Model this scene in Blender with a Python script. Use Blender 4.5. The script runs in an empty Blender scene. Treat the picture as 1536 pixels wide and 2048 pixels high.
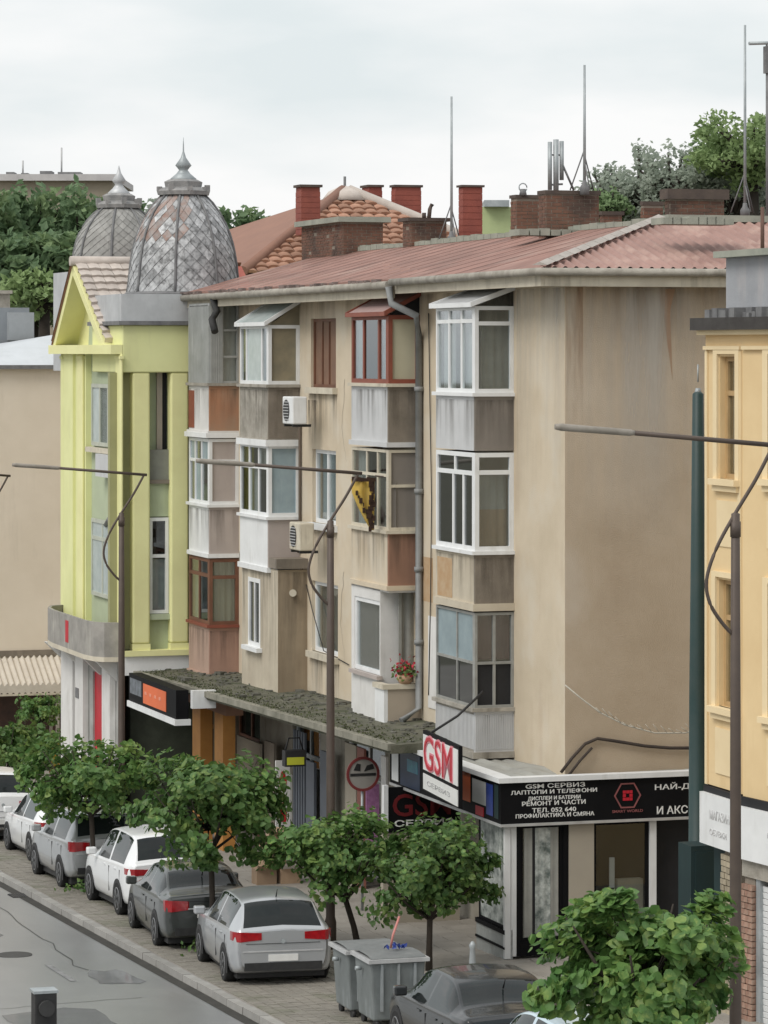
import bpy, math, random
from mathutils import Matrix, Vector
R = math.radians
random.seed(7)
SC = bpy.context.scene
COL = SC.collection
# ------------------------------------------------------------------ camera, sky, sun, exposure
F = 7000.0; PX0 = 768.0; HOR = 705.0; CAMZ = 11.0          # focal length and horizon in photo pixels
cam_d = bpy.data.cameras.new('camera'); cam = bpy.data.objects.new('camera', cam_d); COL.objects.link(cam)
cam.location = (0, 0, CAMZ); cam.rotation_euler = (R(90), 0, 0)
cam_d.sensor_fit = 'VERTICAL'; cam_d.sensor_height = 36.0; cam_d.lens = F / 2048 * 36
cam_d.shift_y = -(1024 - HOR) / 2048
cam_d.clip_start = 1.0; cam_d.clip_end = 6000
SC.camera = cam
SUN_EL, SUN_AZ = R(48), R(226)       # from the street side (left, a little behind the camera)
w = bpy.data.worlds.new("World"); SC.world = w; w.use_nodes = True
nt = w.node_tree; nt.nodes.clear()
def N(t, typ, **kw):
    n = t.nodes.new(typ)
    for k, v in kw.items(): setattr(n, k, v)
    return n
sky = N(nt, 'ShaderNodeTexSky', sky_type='NISHITA', sun_disc=False)
sky.sun_elevation = SUN_EL; sky.sun_rotation = SUN_AZ; sky.air_density = 1.2; sky.dust_density = 3.0
tc = N(nt, 'ShaderNodeTexCoord'); mp = N(nt, 'ShaderNodeMapping'); mp.inputs['Scale'].default_value = (1, 1, 3.2)
nz = N(nt, 'ShaderNodeTexNoise'); nz.inputs['Scale'].default_value = 5.0; nz.inputs['Detail'].default_value = 6; nz.inputs['Roughness'].default_value = .5
rp = N(nt, 'ShaderNodeValToRGB'); rp.color_ramp.elements[0].position = .40; rp.color_ramp.elements[1].position = .58
rp.color_ramp.elements[0].color = (6.5, 7.0, 7.15, 1); rp.color_ramp.elements[1].color = (8.3, 8.3, 8.3, 1)
mx = N(nt, 'ShaderNodeMixRGB'); mx.inputs[0].default_value = .93
bg = N(nt, 'ShaderNodeBackground'); bg.inputs['Strength'].default_value = .1
wo = N(nt, 'ShaderNodeOutputWorld')
L = nt.links.new
L(tc.outputs['Generated'], mp.inputs['Vector']); L(mp.outputs[0], nz.inputs['Vector']); L(nz.outputs['Fac'], rp.inputs[0])
L(sky.outputs[0], mx.inputs[1]); L(rp.outputs[0], mx.inputs[2]); L(mx.outputs[0], bg.inputs['Color']); L(bg.outputs[0], wo.inputs['Surface'])
sd = bpy.data.lights.new('sun', 'SUN'); sd.energy = 1.5; sd.angle = R(28); sd.color = (1, .96, .9)
so = bpy.data.objects.new('sun', sd); COL.objects.link(so)
sv = Vector((math.sin(SUN_AZ) * math.cos(SUN_EL), math.cos(SUN_AZ) * math.cos(SUN_EL), math.sin(SUN_EL)))
so.rotation_euler = sv.to_track_quat('Z', 'Y').to_euler()
SC.view_settings.view_transform = 'Standard'; SC.view_settings.look = 'None'
SC.view_settings.exposure = 0.3; SC.view_settings.gamma = 1.0; SC.view_settings.use_curve_mapping = False
SC.cycles.max_bounces = 6; SC.cycles.transparent_max_bounces = 12

# ------------------------------------------------------------------ street frame: u along the street (to the camera), v into the houses
UX, UY, VX, VY = .302, -.953, .953, .302
OX, OY = 3.31, 64.0
A = math.atan2(UY, UX)
def W(u, v, z=0): return Vector((OX + UX * u + VX * v, OY + UY * u + VY * v, z))
def Yd(u, v): return OY + UY * u + VY * v
def U(px, v=0):                                  # u of the point of plane v seen in photo column px
    k = (px - PX0) / F
    return (k * (OY + VY * v) - OX - VX * v) / (UX - UY * k)
def V(px, u):                                    # the same on a plane u
    k = (px - PX0) / F
    return (k * (OY + UY * u) - OX - UX * u) / (VX - VY * k)
def Z(py, u, v): return CAMZ + (HOR - py) * Yd(u, v) / F
def G(u): return .035 * max(-90, min(40, u))     # the street falls away from the camera

# ------------------------------------------------------------------ materials
MATS = {}
def mat(name, col, col2=None, sc=1.2, rough=.8, bump=.15, bsc=40, streak=None, sfac=.5, ssc=2.0, metal=0.0, spec=.4, coat=0, blot=None, bfac=.6, blsc=.9, rnd=0.0, trans=0.0, slo=.52, shi=.72):
    m = bpy.data.materials.new(name); m.use_nodes = True; t = m.node_tree; L = t.links.new
    p = t.nodes['Principled BSDF']
    p.inputs['Roughness'].default_value = rough; p.inputs['Metallic'].default_value = metal
    p.inputs['Specular IOR Level'].default_value = spec; p.inputs['Coat Weight'].default_value = coat
    p.inputs['Coat Roughness'].default_value = .05
    tcn = N(t, 'ShaderNodeTexCoord'); co = tcn.outputs['Object']
    n1 = N(t, 'ShaderNodeTexNoise'); n1.inputs['Scale'].default_value = sc; n1.inputs['Detail'].default_value = 7; n1.inputs['Roughness'].default_value = .62
    L(co, n1.inputs['Vector'])
    r1 = N(t, 'ShaderNodeValToRGB'); r1.color_ramp.elements[0].position = .34; r1.color_ramp.elements[1].position = .68
    c2 = col2 or tuple(c * .8 for c in col)
    r1.color_ramp.elements[0].color = (*c2, 1); r1.color_ramp.elements[1].color = (*col, 1)
    L(n1.outputs['Fac'], r1.inputs[0]); out = r1.outputs[0]
    def over(fac_socket, c, f, lo, hi):
        nonlocal out
        r = N(t, 'ShaderNodeValToRGB'); r.color_ramp.elements[0].position = lo; r.color_ramp.elements[1].position = hi
        r.color_ramp.elements[0].color = (0, 0, 0, 1); r.color_ramp.elements[1].color = (f, f, f, 1)
        L(fac_socket, r.inputs[0])
        q = N(t, 'ShaderNodeMixRGB'); L(r.outputs[0], q.inputs[0]); L(out, q.inputs[1]); q.inputs[2].default_value = (*c, 1); out = q.outputs[0]
    if blot:
        n3 = N(t, 'ShaderNodeTexNoise'); n3.inputs['Scale'].default_value = blsc; n3.inputs['Detail'].default_value = 9; n3.inputs['Roughness'].default_value = .6
        a = N(t, 'ShaderNodeVectorMath', operation='ADD'); a.inputs[1].default_value = (13, 7, 3); L(co, a.inputs[0]); L(a.outputs[0], n3.inputs['Vector'])
        over(n3.outputs['Fac'], blot, bfac, .5, .62)
    if streak:
        ma = N(t, 'ShaderNodeMapping'); ma.inputs['Scale'].default_value = (ssc, ssc, ssc * .07); L(co, ma.inputs['Vector'])
        n2 = N(t, 'ShaderNodeTexNoise'); n2.inputs['Scale'].default_value = 1.6; n2.inputs['Detail'].default_value = 8; n2.inputs['Roughness'].default_value = .65; L(ma.outputs[0], n2.inputs['Vector'])
        nm = N(t, 'ShaderNodeTexNoise'); nm.inputs['Scale'].default_value = max(.5, ssc * .35); nm.inputs['Detail'].default_value = 5; L(co, nm.inputs['Vector'])
        mm = N(t, 'ShaderNodeMapRange'); mm.inputs['From Min'].default_value = .42; mm.inputs['From Max'].default_value = .64; mm.inputs['To Min'].default_value = .72; mm.inputs['To Max'].default_value = 1.08; L(nm.outputs['Fac'], mm.inputs['Value'])
        mu = N(t, 'ShaderNodeMath', operation='MULTIPLY'); L(n2.outputs['Fac'], mu.inputs[0]); L(mm.outputs[0], mu.inputs[1])
        over(mu.outputs[0], streak, sfac, slo - .04, shi)
    if rnd:
        oi = N(t, 'ShaderNodeObjectInfo'); hs = N(t, 'ShaderNodeHueSaturation')
        mr = N(t, 'ShaderNodeMapRange'); mr.inputs['To Min'].default_value = 1 - rnd; mr.inputs['To Max'].default_value = 1 + rnd
        L(oi.outputs['Random'], mr.inputs['Value']); L(mr.outputs[0], hs.inputs['Value']); L(out, hs.inputs['Color']); out = hs.outputs[0]
    L(out, p.inputs['Base Color'])
    if bump:
        nb = N(t, 'ShaderNodeTexNoise'); nb.inputs['Scale'].default_value = bsc; nb.inputs['Detail'].default_value = 4; L(co, nb.inputs['Vector'])
        b = N(t, 'ShaderNodeBump'); b.inputs['Strength'].default_value = bump; b.inputs['Distance'].default_value = .02
        L(nb.outputs['Fac'], b.inputs['Height']); L(b.outputs[0], p.inputs['Normal'])
    if trans:
        tr = N(t, 'ShaderNodeBsdfTranslucent'); L(out, tr.inputs['Color'])
        ms = N(t, 'ShaderNodeMixShader'); ms.inputs[0].default_value = trans
        L(p.outputs[0], ms.inputs[1]); L(tr.outputs[0], ms.inputs[2]); L(ms.outputs[0], t.nodes['Material Output'].inputs['Surface'])
    MATS[name] = m
    return m
def glass(name, tint, refl=.22, rough=.03):
    m = bpy.data.materials.new(name); m.use_nodes = True; t = m.node_tree; t.nodes.remove(t.nodes['Principled BSDF'])
    a = N(t, 'ShaderNodeBsdfTransparent'); a.inputs[0].default_value = (*tint, 1)
    g = N(t, 'ShaderNodeBsdfGlossy'); g.inputs['Roughness'].default_value = rough; g.inputs[0].default_value = (.9, .93, .95, 1)
    lw = N(t, 'ShaderNodeLayerWeight'); lw.inputs[0].default_value = .3
    mr = N(t, 'ShaderNodeMapRange'); mr.inputs['To Min'].default_value = refl; mr.inputs['To Max'].default_value = .5
    s = N(t, 'ShaderNodeMixShader')
    t.links.new(lw.outputs['Facing'], mr.inputs['Value']); t.links.new(mr.outputs[0], s.inputs[0])
    t.links.new(a.outputs[0], s.inputs[1]); t.links.new(g.outputs[0], s.inputs[2]); t.links.new(s.outputs[0], t.nodes['Material Output'].inputs['Surface'])
    return m
GLASS = glass('window_glass', (.84, .87, .87), .08)
GLASS_DARK = glass('dark_glass', (.22, .24, .25), .09)
GLASS_PALE = mat('frosted_glass', (.50, .56, .56), (.40, .46, .46), 3, .25, 0)
GLASS_AMBER = mat('dusty_glass', (.27, .235, .16), (.20, .18, .13), 3, .3, 0)
GLASS_BLUE = mat('blue_grey_glass', (.32, .40, .43), (.25, .32, .35), 2, .2, 0, streak=(.5, .55, .55), sfac=.6)
CAR_GLASS = mat('car_glass', (.010, .013, .014), (.018, .022, .022), 2, .03, 0, spec=.32)
PLASTER = mat('beige_plaster', (.65, .56, .43), (.53, .445, .325), .55, .9, .3, 60, streak=(.40, .28, .18), sfac=.3, ssc=1.3, blot=(.62, .56, .46), bfac=.6, blsc=.7)
PLASTER_FLANK = mat('flank_plaster', (.56, .465, .355), (.44, .35, .25), .34, .92, .4, 50, streak=(.36, .27, .19), sfac=.35, ssc=.5, blot=(.56, .50, .42), bfac=.7, blsc=.22)
PLASTER_BAY = mat('bay_plaster', (.58, .52, .41), (.46, .40, .31), 1.1, .9, .2, 60, streak=(.28, .23, .17), sfac=.35, ssc=2, slo=.55, shi=.75)
PLASTER_TAN = mat('tan_plaster', (.37, .295, .205), (.29, .23, .16), .9, .9, .2, 60, streak=(.2, .15, .1), sfac=.5, ssc=3)
CONCRETE = mat('old_concrete', (.42, .39, .34), (.29, .27, .23), 2.2, .92, .4, 40, streak=(.13, .115, .095), sfac=.65, ssc=2.2, slo=.5, shi=.72, blot=(.20, .18, .15), bfac=.5, blsc=2.5)
CONC_BROWN = mat('brown_concrete', (.25, .215, .175), (.18, .155, .125), 2, .92, .3, 40, streak=(.10, .085, .07), sfac=.5, ssc=4)
GREYPANEL = mat('grey_panel', (.58, .585, .59), (.51, .515, .52), 1.5, .6, .05, streak=(.42, .42, .41), sfac=.3, ssc=3)
TAUPE = mat('taupe_panel', (.24, .215, .19), (.205, .185, .165), 1.2, .8, .1, streak=(.16, .14, .12), sfac=.4)
PINKGREY = mat('pink_grey_render', (.44, .385, .355), (.39, .34, .315), 1.2, .8, .1, streak=(.3, .26, .24), sfac=.4)
TERRACOTTA = mat('terracotta_panel', (.34, .19, .13), (.28, .16, .11), 1.5, .8, .1, streak=(.2, .13, .1), sfac=.4)
ORANGEPANEL = mat('orange_panel', (.42, .20, .11), (.33, .22, .15), 1.4, .8, .1, streak=(.25, .16, .11), sfac=.5)
PINK = mat('pink_render', (.47, .33, .26), (.42, .29, .23), 1.2, .8, .1, streak=(.33, .22, .17), sfac=.35)
WHITE = mat('white_paint', (.78, .79, .79), (.70, .71, .71), 2, .5, .05, streak=(.5, .49, .46), sfac=.4, ssc=4)
WHITEWALL = mat('white_wall', (.72, .71, .69), (.62, .61, .59), 1.4, .85, .15, streak=(.4, .38, .35), sfac=.5, ssc=3)
CREAM = mat('cream_trim', (.62, .57, .46), (.5, .45, .36), 2, .8, .1, streak=(.25, .22, .17), sfac=.6, ssc=4)
BROWN = mat('brown_wood', (.19, .085, .05), (.14, .065, .04), 3, .6, .1, streak=(.08, .05, .035), sfac=.4)
REDBROWN = mat('red_brown_paint', (.26, .075, .045), (.2, .06, .04), 3, .55, .1)
SHUTTER = mat('brown_shutter', (.24, .14, .09), (.19, .11, .075), 2, .7, .1, streak=(.13, .08, .055), sfac=.5, ssc=5)
CURT_W = mat('white_curtain', (.62, .62, .60), (.5, .5, .49), 4, .9, 0)
CURT_G = mat('grey_curtain', (.33, .33, .30), (.26, .26, .24), 4, .9, 0)
CURT_R = mat('dull_red_curtain', (.22, .12, .11), (.16, .09, .085), 4, .9, 0)
CURT_T = mat('tan_blind', (.34, .24, .15), (.3, .21, .13), 4, .9, 0)
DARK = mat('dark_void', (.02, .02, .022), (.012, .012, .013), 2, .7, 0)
BLACK = mat('black_sign_board', (.006, .006, .007), (.009, .009, .01), 1.5, .6, 0, spec=.1)
ROOFRED = mat('red_sheet_roof', (.34, .19, .155), (.25, .145, .12), .8, .75, .15, 30, streak=(.45, .33, .28), sfac=.5, ssc=.6, blot=(.20, .12, .10), bfac=.65, blsc=.9, spec=.2)
ROOFTILE = mat('clay_tile', (.46, .27, .185), (.34, .185, .13), 3, .85, .2, 30, blot=(.50, .38, .28), bfac=.6, blsc=4, rnd=.22)
ROOFTILE_PALE = mat('pale_concrete_tile', (.55, .49, .44), (.44, .385, .345), 3, .9, .2, 30, rnd=.12)
ROOFBROWN = mat('felt_and_shade_brown', (.30, .165, .12), (.25, .14, .105), 1, .85, .15)
CAPCONC = mat('mossy_flashing', (.36, .37, .31), (.26, .27, .23), 2, .9, .3)
BRICK = mat('old_brick', (.21, .105, .07), (.12, .068, .05), 2.6, .9, .3, 50, blot=(.07, .05, .042), bfac=.8, blsc=1.2)
BRICKRED = mat('red_painted_brick', (.30, .085, .06), (.225, .065, .05), 2, .75, .2)
MORTAR = mat('mortar', (.27, .235, .19), (.2, .17, .14), 6, .95, .3)
STEEL = mat('galvanised_steel', (.42, .45, .46), (.30, .33, .34), 3, .5, .05, streak=(.18, .19, .19), sfac=.6, ssc=4, metal=.3)
BINSTEEL = mat('dull_bin_steel', (.20, .22, .22), (.14, .155, .155), 2, .6, .1, streak=(.34, .37, .38), sfac=.5, ssc=3)
DOMEMETAL = mat('dome_sheet', (.50, .505, .51), (.27, .275, .28), 6, .55, .15, rnd=.26, metal=.15, blot=(.12, .12, .12), bfac=.75, blsc=7)
DOMERUST = mat('rusty_dome_sheet', (.27, .165, .13), (.34, .32, .31), 5, .7, .1, rnd=.2)
DOMEDULL = mat('weathered_dome_sheet', (.33, .325, .31), (.24, .235, .22), 5, .6, .1, rnd=.12, blot=(.18, .18, .17), bfac=.4, blsc=5)
LEAD = mat('lead_rib', (.12, .12, .125), (.2, .2, .2), 4, .6, .1)
ZINC = mat('zinc_sheet', (.55, .56, .57), (.44, .45, .46), 1.6, .5, .05, streak=(.33, .33, .33), sfac=.5, ssc=3, metal=.2)
YELLOW = mat('pale_yellow_render', (.76, .77, .40), (.69, .70, .35), .8, .85, .1, streak=(.5, .48, .28), sfac=.3, ssc=2)
YELLOWDEEP = mat('lemon_trim', (.80, .79, .41), (.73, .71, .36), 1, .8, .08)
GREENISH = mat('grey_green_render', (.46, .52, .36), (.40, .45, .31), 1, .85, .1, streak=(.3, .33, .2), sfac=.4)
OCHRE = mat('ochre_render', (.76, .58, .33), (.69, .51, .28), .7, .85, .1, streak=(.5, .34, .15), sfac=.3, ssc=1.6)
OCHRETRIM = mat('ochre_moulding', (.81, .66, .42), (.74, .59, .36), 1, .8, .05)
SIDEBEIGE = mat('far_beige_render', (.74, .66, .55), (.66, .58, .47), .4, .9, .2, streak=(.3, .25, .19), sfac=.3, ssc=1)
LAMPBROWN = mat('brown_pole_paint', (.105, .08, .065), (.085, .065, .055), 4, .55, .05, metal=.1)
POLEGREEN = mat('dark_green_pole', (.022, .052, .052), (.035, .06, .058), 2.5, .5, .05, streak=(.09, .10, .09), sfac=.4)
DARKGREEN = mat('dark_green_metal', (.018, .04, .042), (.014, .03, .032), 1.5, .6, .05)
BRIGHTMETAL = mat('pale_metal', (.62, .63, .63), (.5, .5, .5), 4, .4, 0, metal=.4)
ASPHALT = mat('asphalt', (.23, .235, .237), (.185, .19, .193), .5, .33, .2, 90, blot=(.225, .23, .23), bfac=.6, blsc=.3, spec=.6, coat=.4)
for n_ in ASPHALT.node_tree.nodes:
    if n_.type == 'BSDF_PRINCIPLED':
        n_.inputs['Coat Roughness'].default_value = .3; t_ = ASPHALT.node_tree
        a_ = N(t_, 'ShaderNodeTexCoord'); m_ = N(t_, 'ShaderNodeMapping'); m_.inputs['Scale'].default_value = (.16, .55, 1); b_ = N(t_, 'ShaderNodeTexNoise'); b_.inputs['Scale'].default_value = 1.5; b_.inputs['Detail'].default_value = 7
        c_ = N(t_, 'ShaderNodeMapRange'); c_.inputs['From Min'].default_value = .3; c_.inputs['From Max'].default_value = .7; c_.inputs['To Min'].default_value = .25; c_.inputs['To Max'].default_value = .65
        t_.links.new(a_.outputs['Object'], m_.inputs[0]); t_.links.new(m_.outputs[0], b_.inputs['Vector']); t_.links.new(b_.outputs['Fac'], c_.inputs['Value']); t_.links.new(c_.outputs[0], n_.inputs['Coat Weight'])
PAVE = mat('paving', (.27, .25, .225), (.20, .185, .165), 1.2, .75, .3, 60, blot=(.32, .30, .27), bfac=.4, blsc=.7)
SETT = mat('concrete_sett', (.27, .25, .215), (.20, .185, .16), 5, .8, .3, 60, blot=(.12, .13, .08), bfac=.5, blsc=.8)
KERB = mat('kerb_concrete', (.36, .35, .33), (.27, .26, .24), 3, .85, .3, rnd=.12)
EARTH = mat('ground_earth', (.14, .13, .10), (.10, .10, .07), .4, .95, .2)
MOSS = mat('mossy_concrete', (.145, .14, .105), (.085, .085, .06), 2.2, .95, .6, 25, blot=(.05, .06, .03), bfac=.8, blsc=2.2)
RUBBLE = mat('grey_rubble', (.17, .165, .14), (.07, .07, .055), 5, .95, .5, rnd=.2)
SLATE = mat('slate_roof', (.28, .30, .32), (.22, .24, .26), 1, .6, .1)
RED = mat('red_paint', (.55, .012, .03), (.42, .01, .02), 2, .45, 0)
REDLET = mat('red_letter', (.55, .02, .04), (.48, .02, .035), 4, .4, 0)
DARKRED = mat('dark_red_letter', (.17, .012, .016), (.12, .01, .012), 4, .5, 0)
WHITELET = mat('white_letter', (.78, .78, .76), (.72, .72, .7), 4, .5, 0)
ORANGE = mat('orange_panel_print', (.75, .16, .05), (.7, .15, .05), 3, .5, 0)
ORANGEWOOD = mat('orange_wood', (.52, .25, .065), (.42, .19, .05), 2, .6, .1)
NAVY = mat('navy_poster', (.02, .035, .075), (.015, .025, .05), 4, .4, 0)
TEAL = mat('teal_print', (.05, .22, .26), (.04, .12, .2), 9, .4, 0)
BLUE = mat('blue_poster', (.03, .06, .30), (.025, .05, .22), 3, .4, 0)
YELSIGN = mat('yellow_green_sign', (.55, .58, .05), (.5, .52, .05), 3, .4, 0)
PINKPRINT = mat('pink_print', (.45, .22, .42), (.33, .14, .3), 14, .5, 0)
FLAGYEL = mat('yellow_cloth', (.62, .42, .08), (.55, .38, .1), 6, .8, 0)
LEAF = mat('catalpa_leaf', (.15, .26, .07), (.075, .17, .05), 2.2, .5, 0, blot=(.27, .36, .10), bfac=.75, blsc=3.2, trans=.36, rnd=.25)
LEAFD = mat('far_leaf', (.20, .29, .15), (.13, .21, .11), .5, .7, 0, blot=(.27, .36, .17), bfac=.7, blsc=.7, trans=.42)  # pale greens carry the distance haze in the leaf colour
LEAFG = mat('sky_paled_leaf', (.44, .49, .41), (.30, .35, .28), .8, .7, 0, blot=(.48, .52, .45), bfac=.7, blsc=1.0, trans=.5)  # leaves paled so their colour carries the bright sky between them
LEAFM = mat('mid_green_leaf', (.25, .35, .17), (.17, .26, .12), 1, .7, 0, trans=.35)
LEAFL = mat('bright_bush_leaf', (.30, .40, .17), (.20, .29, .12), 1, .7, 0, trans=.35)
BARK = mat('bark', (.05, .04, .032), (.035, .028, .022), 8, .95, .4)
TYRE = mat('tyre_rubber', (.014, .014, .015), (.02, .02, .02), 8, .85, .1)
RIM = mat('alloy_rim', (.42, .43, .44), (.33, .33, .34), 6, .35, 0, metal=.7)
TAIL = mat('tail_light', (.38, .008, .012), (.25, .005, .01), 12, .15, 0, coat=.6)
PLATE = mat('number_plate_white', (.7, .7, .68), (.62, .62, .6), 5, .4, 0)
P_SILVER = mat('silver_car_paint', (.50, .515, .53), (.46, .475, .49), 1, .3, 0, metal=.55, coat=.7)
P_WHITE = mat('white_car_paint', (.80, .81, .81), (.74, .75, .76), 1, .3, 0, coat=.7)
P_DARK = mat('graphite_car_paint', (.05, .056, .053), (.038, .042, .04), 1, .28, 0, metal=.15, coat=.6)
P_GREY = mat('grey_silver_car_paint', (.44, .455, .46), (.40, .41, .42), 1, .3, 0, metal=.5, coat=.7)
P_BLACK = mat('black_car_paint', (.022, .025, .026), (.016, .018, .02), 1, .22, 0, metal=0, coat=.35)
TRIM = mat('black_plastic', (.02, .02, .021), (.03, .03, .03), 8, .6, .05)
CYAN = mat('pale_blue_cover', (.36, .60, .72), (.5, .68, .76), 3, .5, 0)
CARD = mat('cardboard_tan', (.42, .30, .2), (.35, .25, .17), 4, .85, .05, rnd=.25)
FLOWER = mat('red_petals', (.45, .03, .05), (.35, .02, .04), 9, .7, 0)
POT = mat('clay_pot', (.42, .27, .17), (.36, .23, .15), 5, .8, .1)
AWNING = mat('cream_awning', (.62, .57, .49), (.52, .47, .40), 2, .6, .05, streak=(.38, .34, .28), sfac=.5, ssc=3)
BROCADE = mat('printed_window_film', (.62, .65, .62), (.10, .125, .115), 5, .5, 0)
LGREEN = mat('light_green_render', (.46, .53, .28), (.38, .44, .23), 1, .85, .1)
SHOPCREAM = mat('shop_pillar', (.40, .36, .29), (.36, .32, .26), 1, .8, .05)

# ------------------------------------------------------------------ mesh building
class Fr:                                       # a wall's frame: a to the right along the wall, z up, d out of the wall
    def __init__(s, o, a, n): s.o, s.a, s.n = Vector(o), Vector(a).normalized(), Vector(n).normalized()
    def p(s, a, z, d=0): return s.o + s.a * a + s.n * d + Vector((0, 0, z))
def street(v): return Fr((0, v, 0), (1, 0, 0), (0, -1, 0))
def flank(u): return Fr((u, 0, 0), (0, 1, 0), (1, 0, 0))
PLAIN = Fr((0, 0, 0), (1, 0, 0), (0, -1, 0))
class MB:
    def __init__(s): s.v, s.f, s.sm = [], [], set()
    def add(s, pts, faces, smooth=False):
        k = len(s.v); s.v += [tuple(p) for p in pts]
        for f in faces:
            if smooth: s.sm.add(len(s.f))
            s.f.append(tuple(i + k for i in f))
        return s
    def quad(s, a, b, c, d): return s.add([a, b, c, d], [(0, 1, 2, 3)])
    def box(s, a0, a1, z0, z1, d0, d1, fr=PLAIN):
        p = [fr.p(a, z, d) for d in (d0, d1) for z in (z0, z1) for a in (a0, a1)]
        return s.add(p, [(1, 0, 2, 3), (4, 5, 7, 6), (0, 1, 5, 4), (3, 2, 6, 7), (2, 0, 4, 6), (1, 3, 7, 5)])
    def bx(s, x0, x1, y0, y1, z0, z1):
        p = [Vector((x, y, z)) for z in (z0, z1) for y in (y0, y1) for x in (x0, x1)]
        return s.add(p, [(0, 2, 3, 1), (4, 5, 7, 6), (0, 1, 5, 4), (3, 2, 6, 7), (2, 0, 4, 6), (1, 3, 7, 5)])
    def prism(s, poly, d0, d1, fr=PLAIN):       # poly: (a, z) corners
        n = len(poly); p = [fr.p(a, z, d0) for a, z in poly] + [fr.p(a, z, d1) for a, z in poly]
        return s.add(p, [tuple(range(n))[::-1], tuple(range(n, 2 * n))] + [(i, (i + 1) % n, n + (i + 1) % n, n + i) for i in range(n)])
    def vprism(s, poly, z0, z1):                # poly: (x, y) corners
        n = len(poly); p = [Vector((x, y, z)) for z in (z0, z1) for x, y in poly]
        return s.add(p, [tuple(range(n))[::-1], tuple(range(n, 2 * n))] + [(i, (i + 1) % n, n + (i + 1) % n, n + i) for i in range(n)])
    def tube(s, path, r, n=8, caps=True):
        path = [Vector(p) for p in path]; rs = r if isinstance(r, (list, tuple)) else [r] * len(path); k = len(s.v)
        for i, p in enumerate(path):
            t = (path[min(i + 1, len(path) - 1)] - path[max(i - 1, 0)]).normalized()
            q = Vector((0, 0, 1)) if abs(t.z) < .9 else Vector((1, 0, 0))
            e1 = t.cross(q).normalized(); e2 = t.cross(e1)
            for j in range(n):
                a = 2 * math.pi * j / n; s.v.append(tuple(p + (e1 * math.cos(a) + e2 * math.sin(a)) * rs[i]))
        for i in range(len(path) - 1):
            for j in range(n):
                s.sm.add(len(s.f)); s.f.append((k + i * n + j, k + i * n + (j + 1) % n, k + (i + 1) * n + (j + 1) % n, k + (i + 1) * n + j))
        if caps:
            s.f.append(tuple(k + j for j in range(n))[::-1]); s.f.append(tuple(k + (len(path) - 1) * n + j for j in range(n)))
        return s
    def lathe(s, prof, c=(0, 0, 0), n=20, smooth=True):
        k = len(s.v)
        for r, z in prof:
            for j in range(n):
                a = 2 * math.pi * j / n; s.v.append((c[0] + r * math.cos(a), c[1] + r * math.sin(a), c[2] + z))
        for i in range(len(prof) - 1):
            for j in range(n):
                if smooth: s.sm.add(len(s.f))
                s.f.append((k + i * n + j, k + i * n + (j + 1) % n, k + (i + 1) * n + (j + 1) % n, k + (i + 1) * n + j))
        s.f.append(tuple(k + j for j in range(n))[::-1]); s.f.append(tuple(k + (len(prof) - 1) * n + j for j in range(n)))
        return s
    def mesh(s, name, m):
        me = bpy.data.meshes.new(name); me.from_pydata(s.v, [], s.f)
        if m: me.materials.append(m)
        if s.sm: me.polygons.foreach_set('use_smooth', [i in s.sm for i in range(len(me.polygons))])
        me.update(); return me
    def build(s, name, m, parent=None, loc=None, rot=0):
        o = bpy.data.objects.new(name, s.mesh(name, m)); COL.objects.link(o)
        if parent: o.parent = parent
        else: o.location = W(*(loc or (0, 0, 0))); o.rotation_euler = (0, 0, A + rot)
        return o
def tag(o, label=None, cat=None, group=None, kind=None):
    for k, v in (('label', label), ('category', cat), ('group', group), ('kind', kind)):
        if v: o[k] = v
    return o
def thing(name, label, cat, loc=(0, 0, 0), rot=0, group=None):
    o = bpy.data.objects.new(name, None); COL.objects.link(o); o.empty_display_size = .3
    o.location = W(*loc); o.rotation_euler = (0, 0, A + rot)
    return tag(o, label, cat, group)
def link_mesh(name, me, parent, loc=(0, 0, 0), rot=(0, 0, 0), scale=None):
    o = bpy.data.objects.new(name, me); COL.objects.link(o); o.parent = parent; o.location = loc; o.rotation_euler = rot
    if scale: o.scale = scale if isinstance(scale, (tuple, list)) else (scale,) * 3
    return o
def bevel(o, w=.02, seg=2):
    b = o.modifiers.new('bevel', 'BEVEL'); b.width = w; b.segments = seg; b.limit_method = 'ANGLE'; return o
def wall_holes(mb, fr, a0, a1, z0, z1, holes, depth=.22, d=0):
    As = sorted({a0, a1, *[h[0] for h in holes], *[h[1] for h in holes]}); Zs = sorted({z0, z1, *[h[2] for h in holes], *[h[3] for h in holes]})
    for i in range(len(As) - 1):
        for j in range(len(Zs) - 1):
            ca, cz = (As[i] + As[i + 1]) / 2, (Zs[j] + Zs[j + 1]) / 2
            if any(h[0] < ca < h[1] and h[2] < cz < h[3] for h in holes): continue
            mb.quad(fr.p(As[i], Zs[j], d), fr.p(As[i + 1], Zs[j], d), fr.p(As[i + 1], Zs[j + 1], d), fr.p(As[i], Zs[j + 1], d))
    for h in holes:
        c = [(h[0], h[2]), (h[1], h[2]), (h[1], h[3]), (h[0], h[3])]
        for i in range(4):
            p, q = c[i], c[(i + 1) % 4]
            mb.quad(fr.p(*q, d), fr.p(*p, d), fr.p(*p, d - depth), fr.p(*q, d - depth))
    return mb
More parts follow.
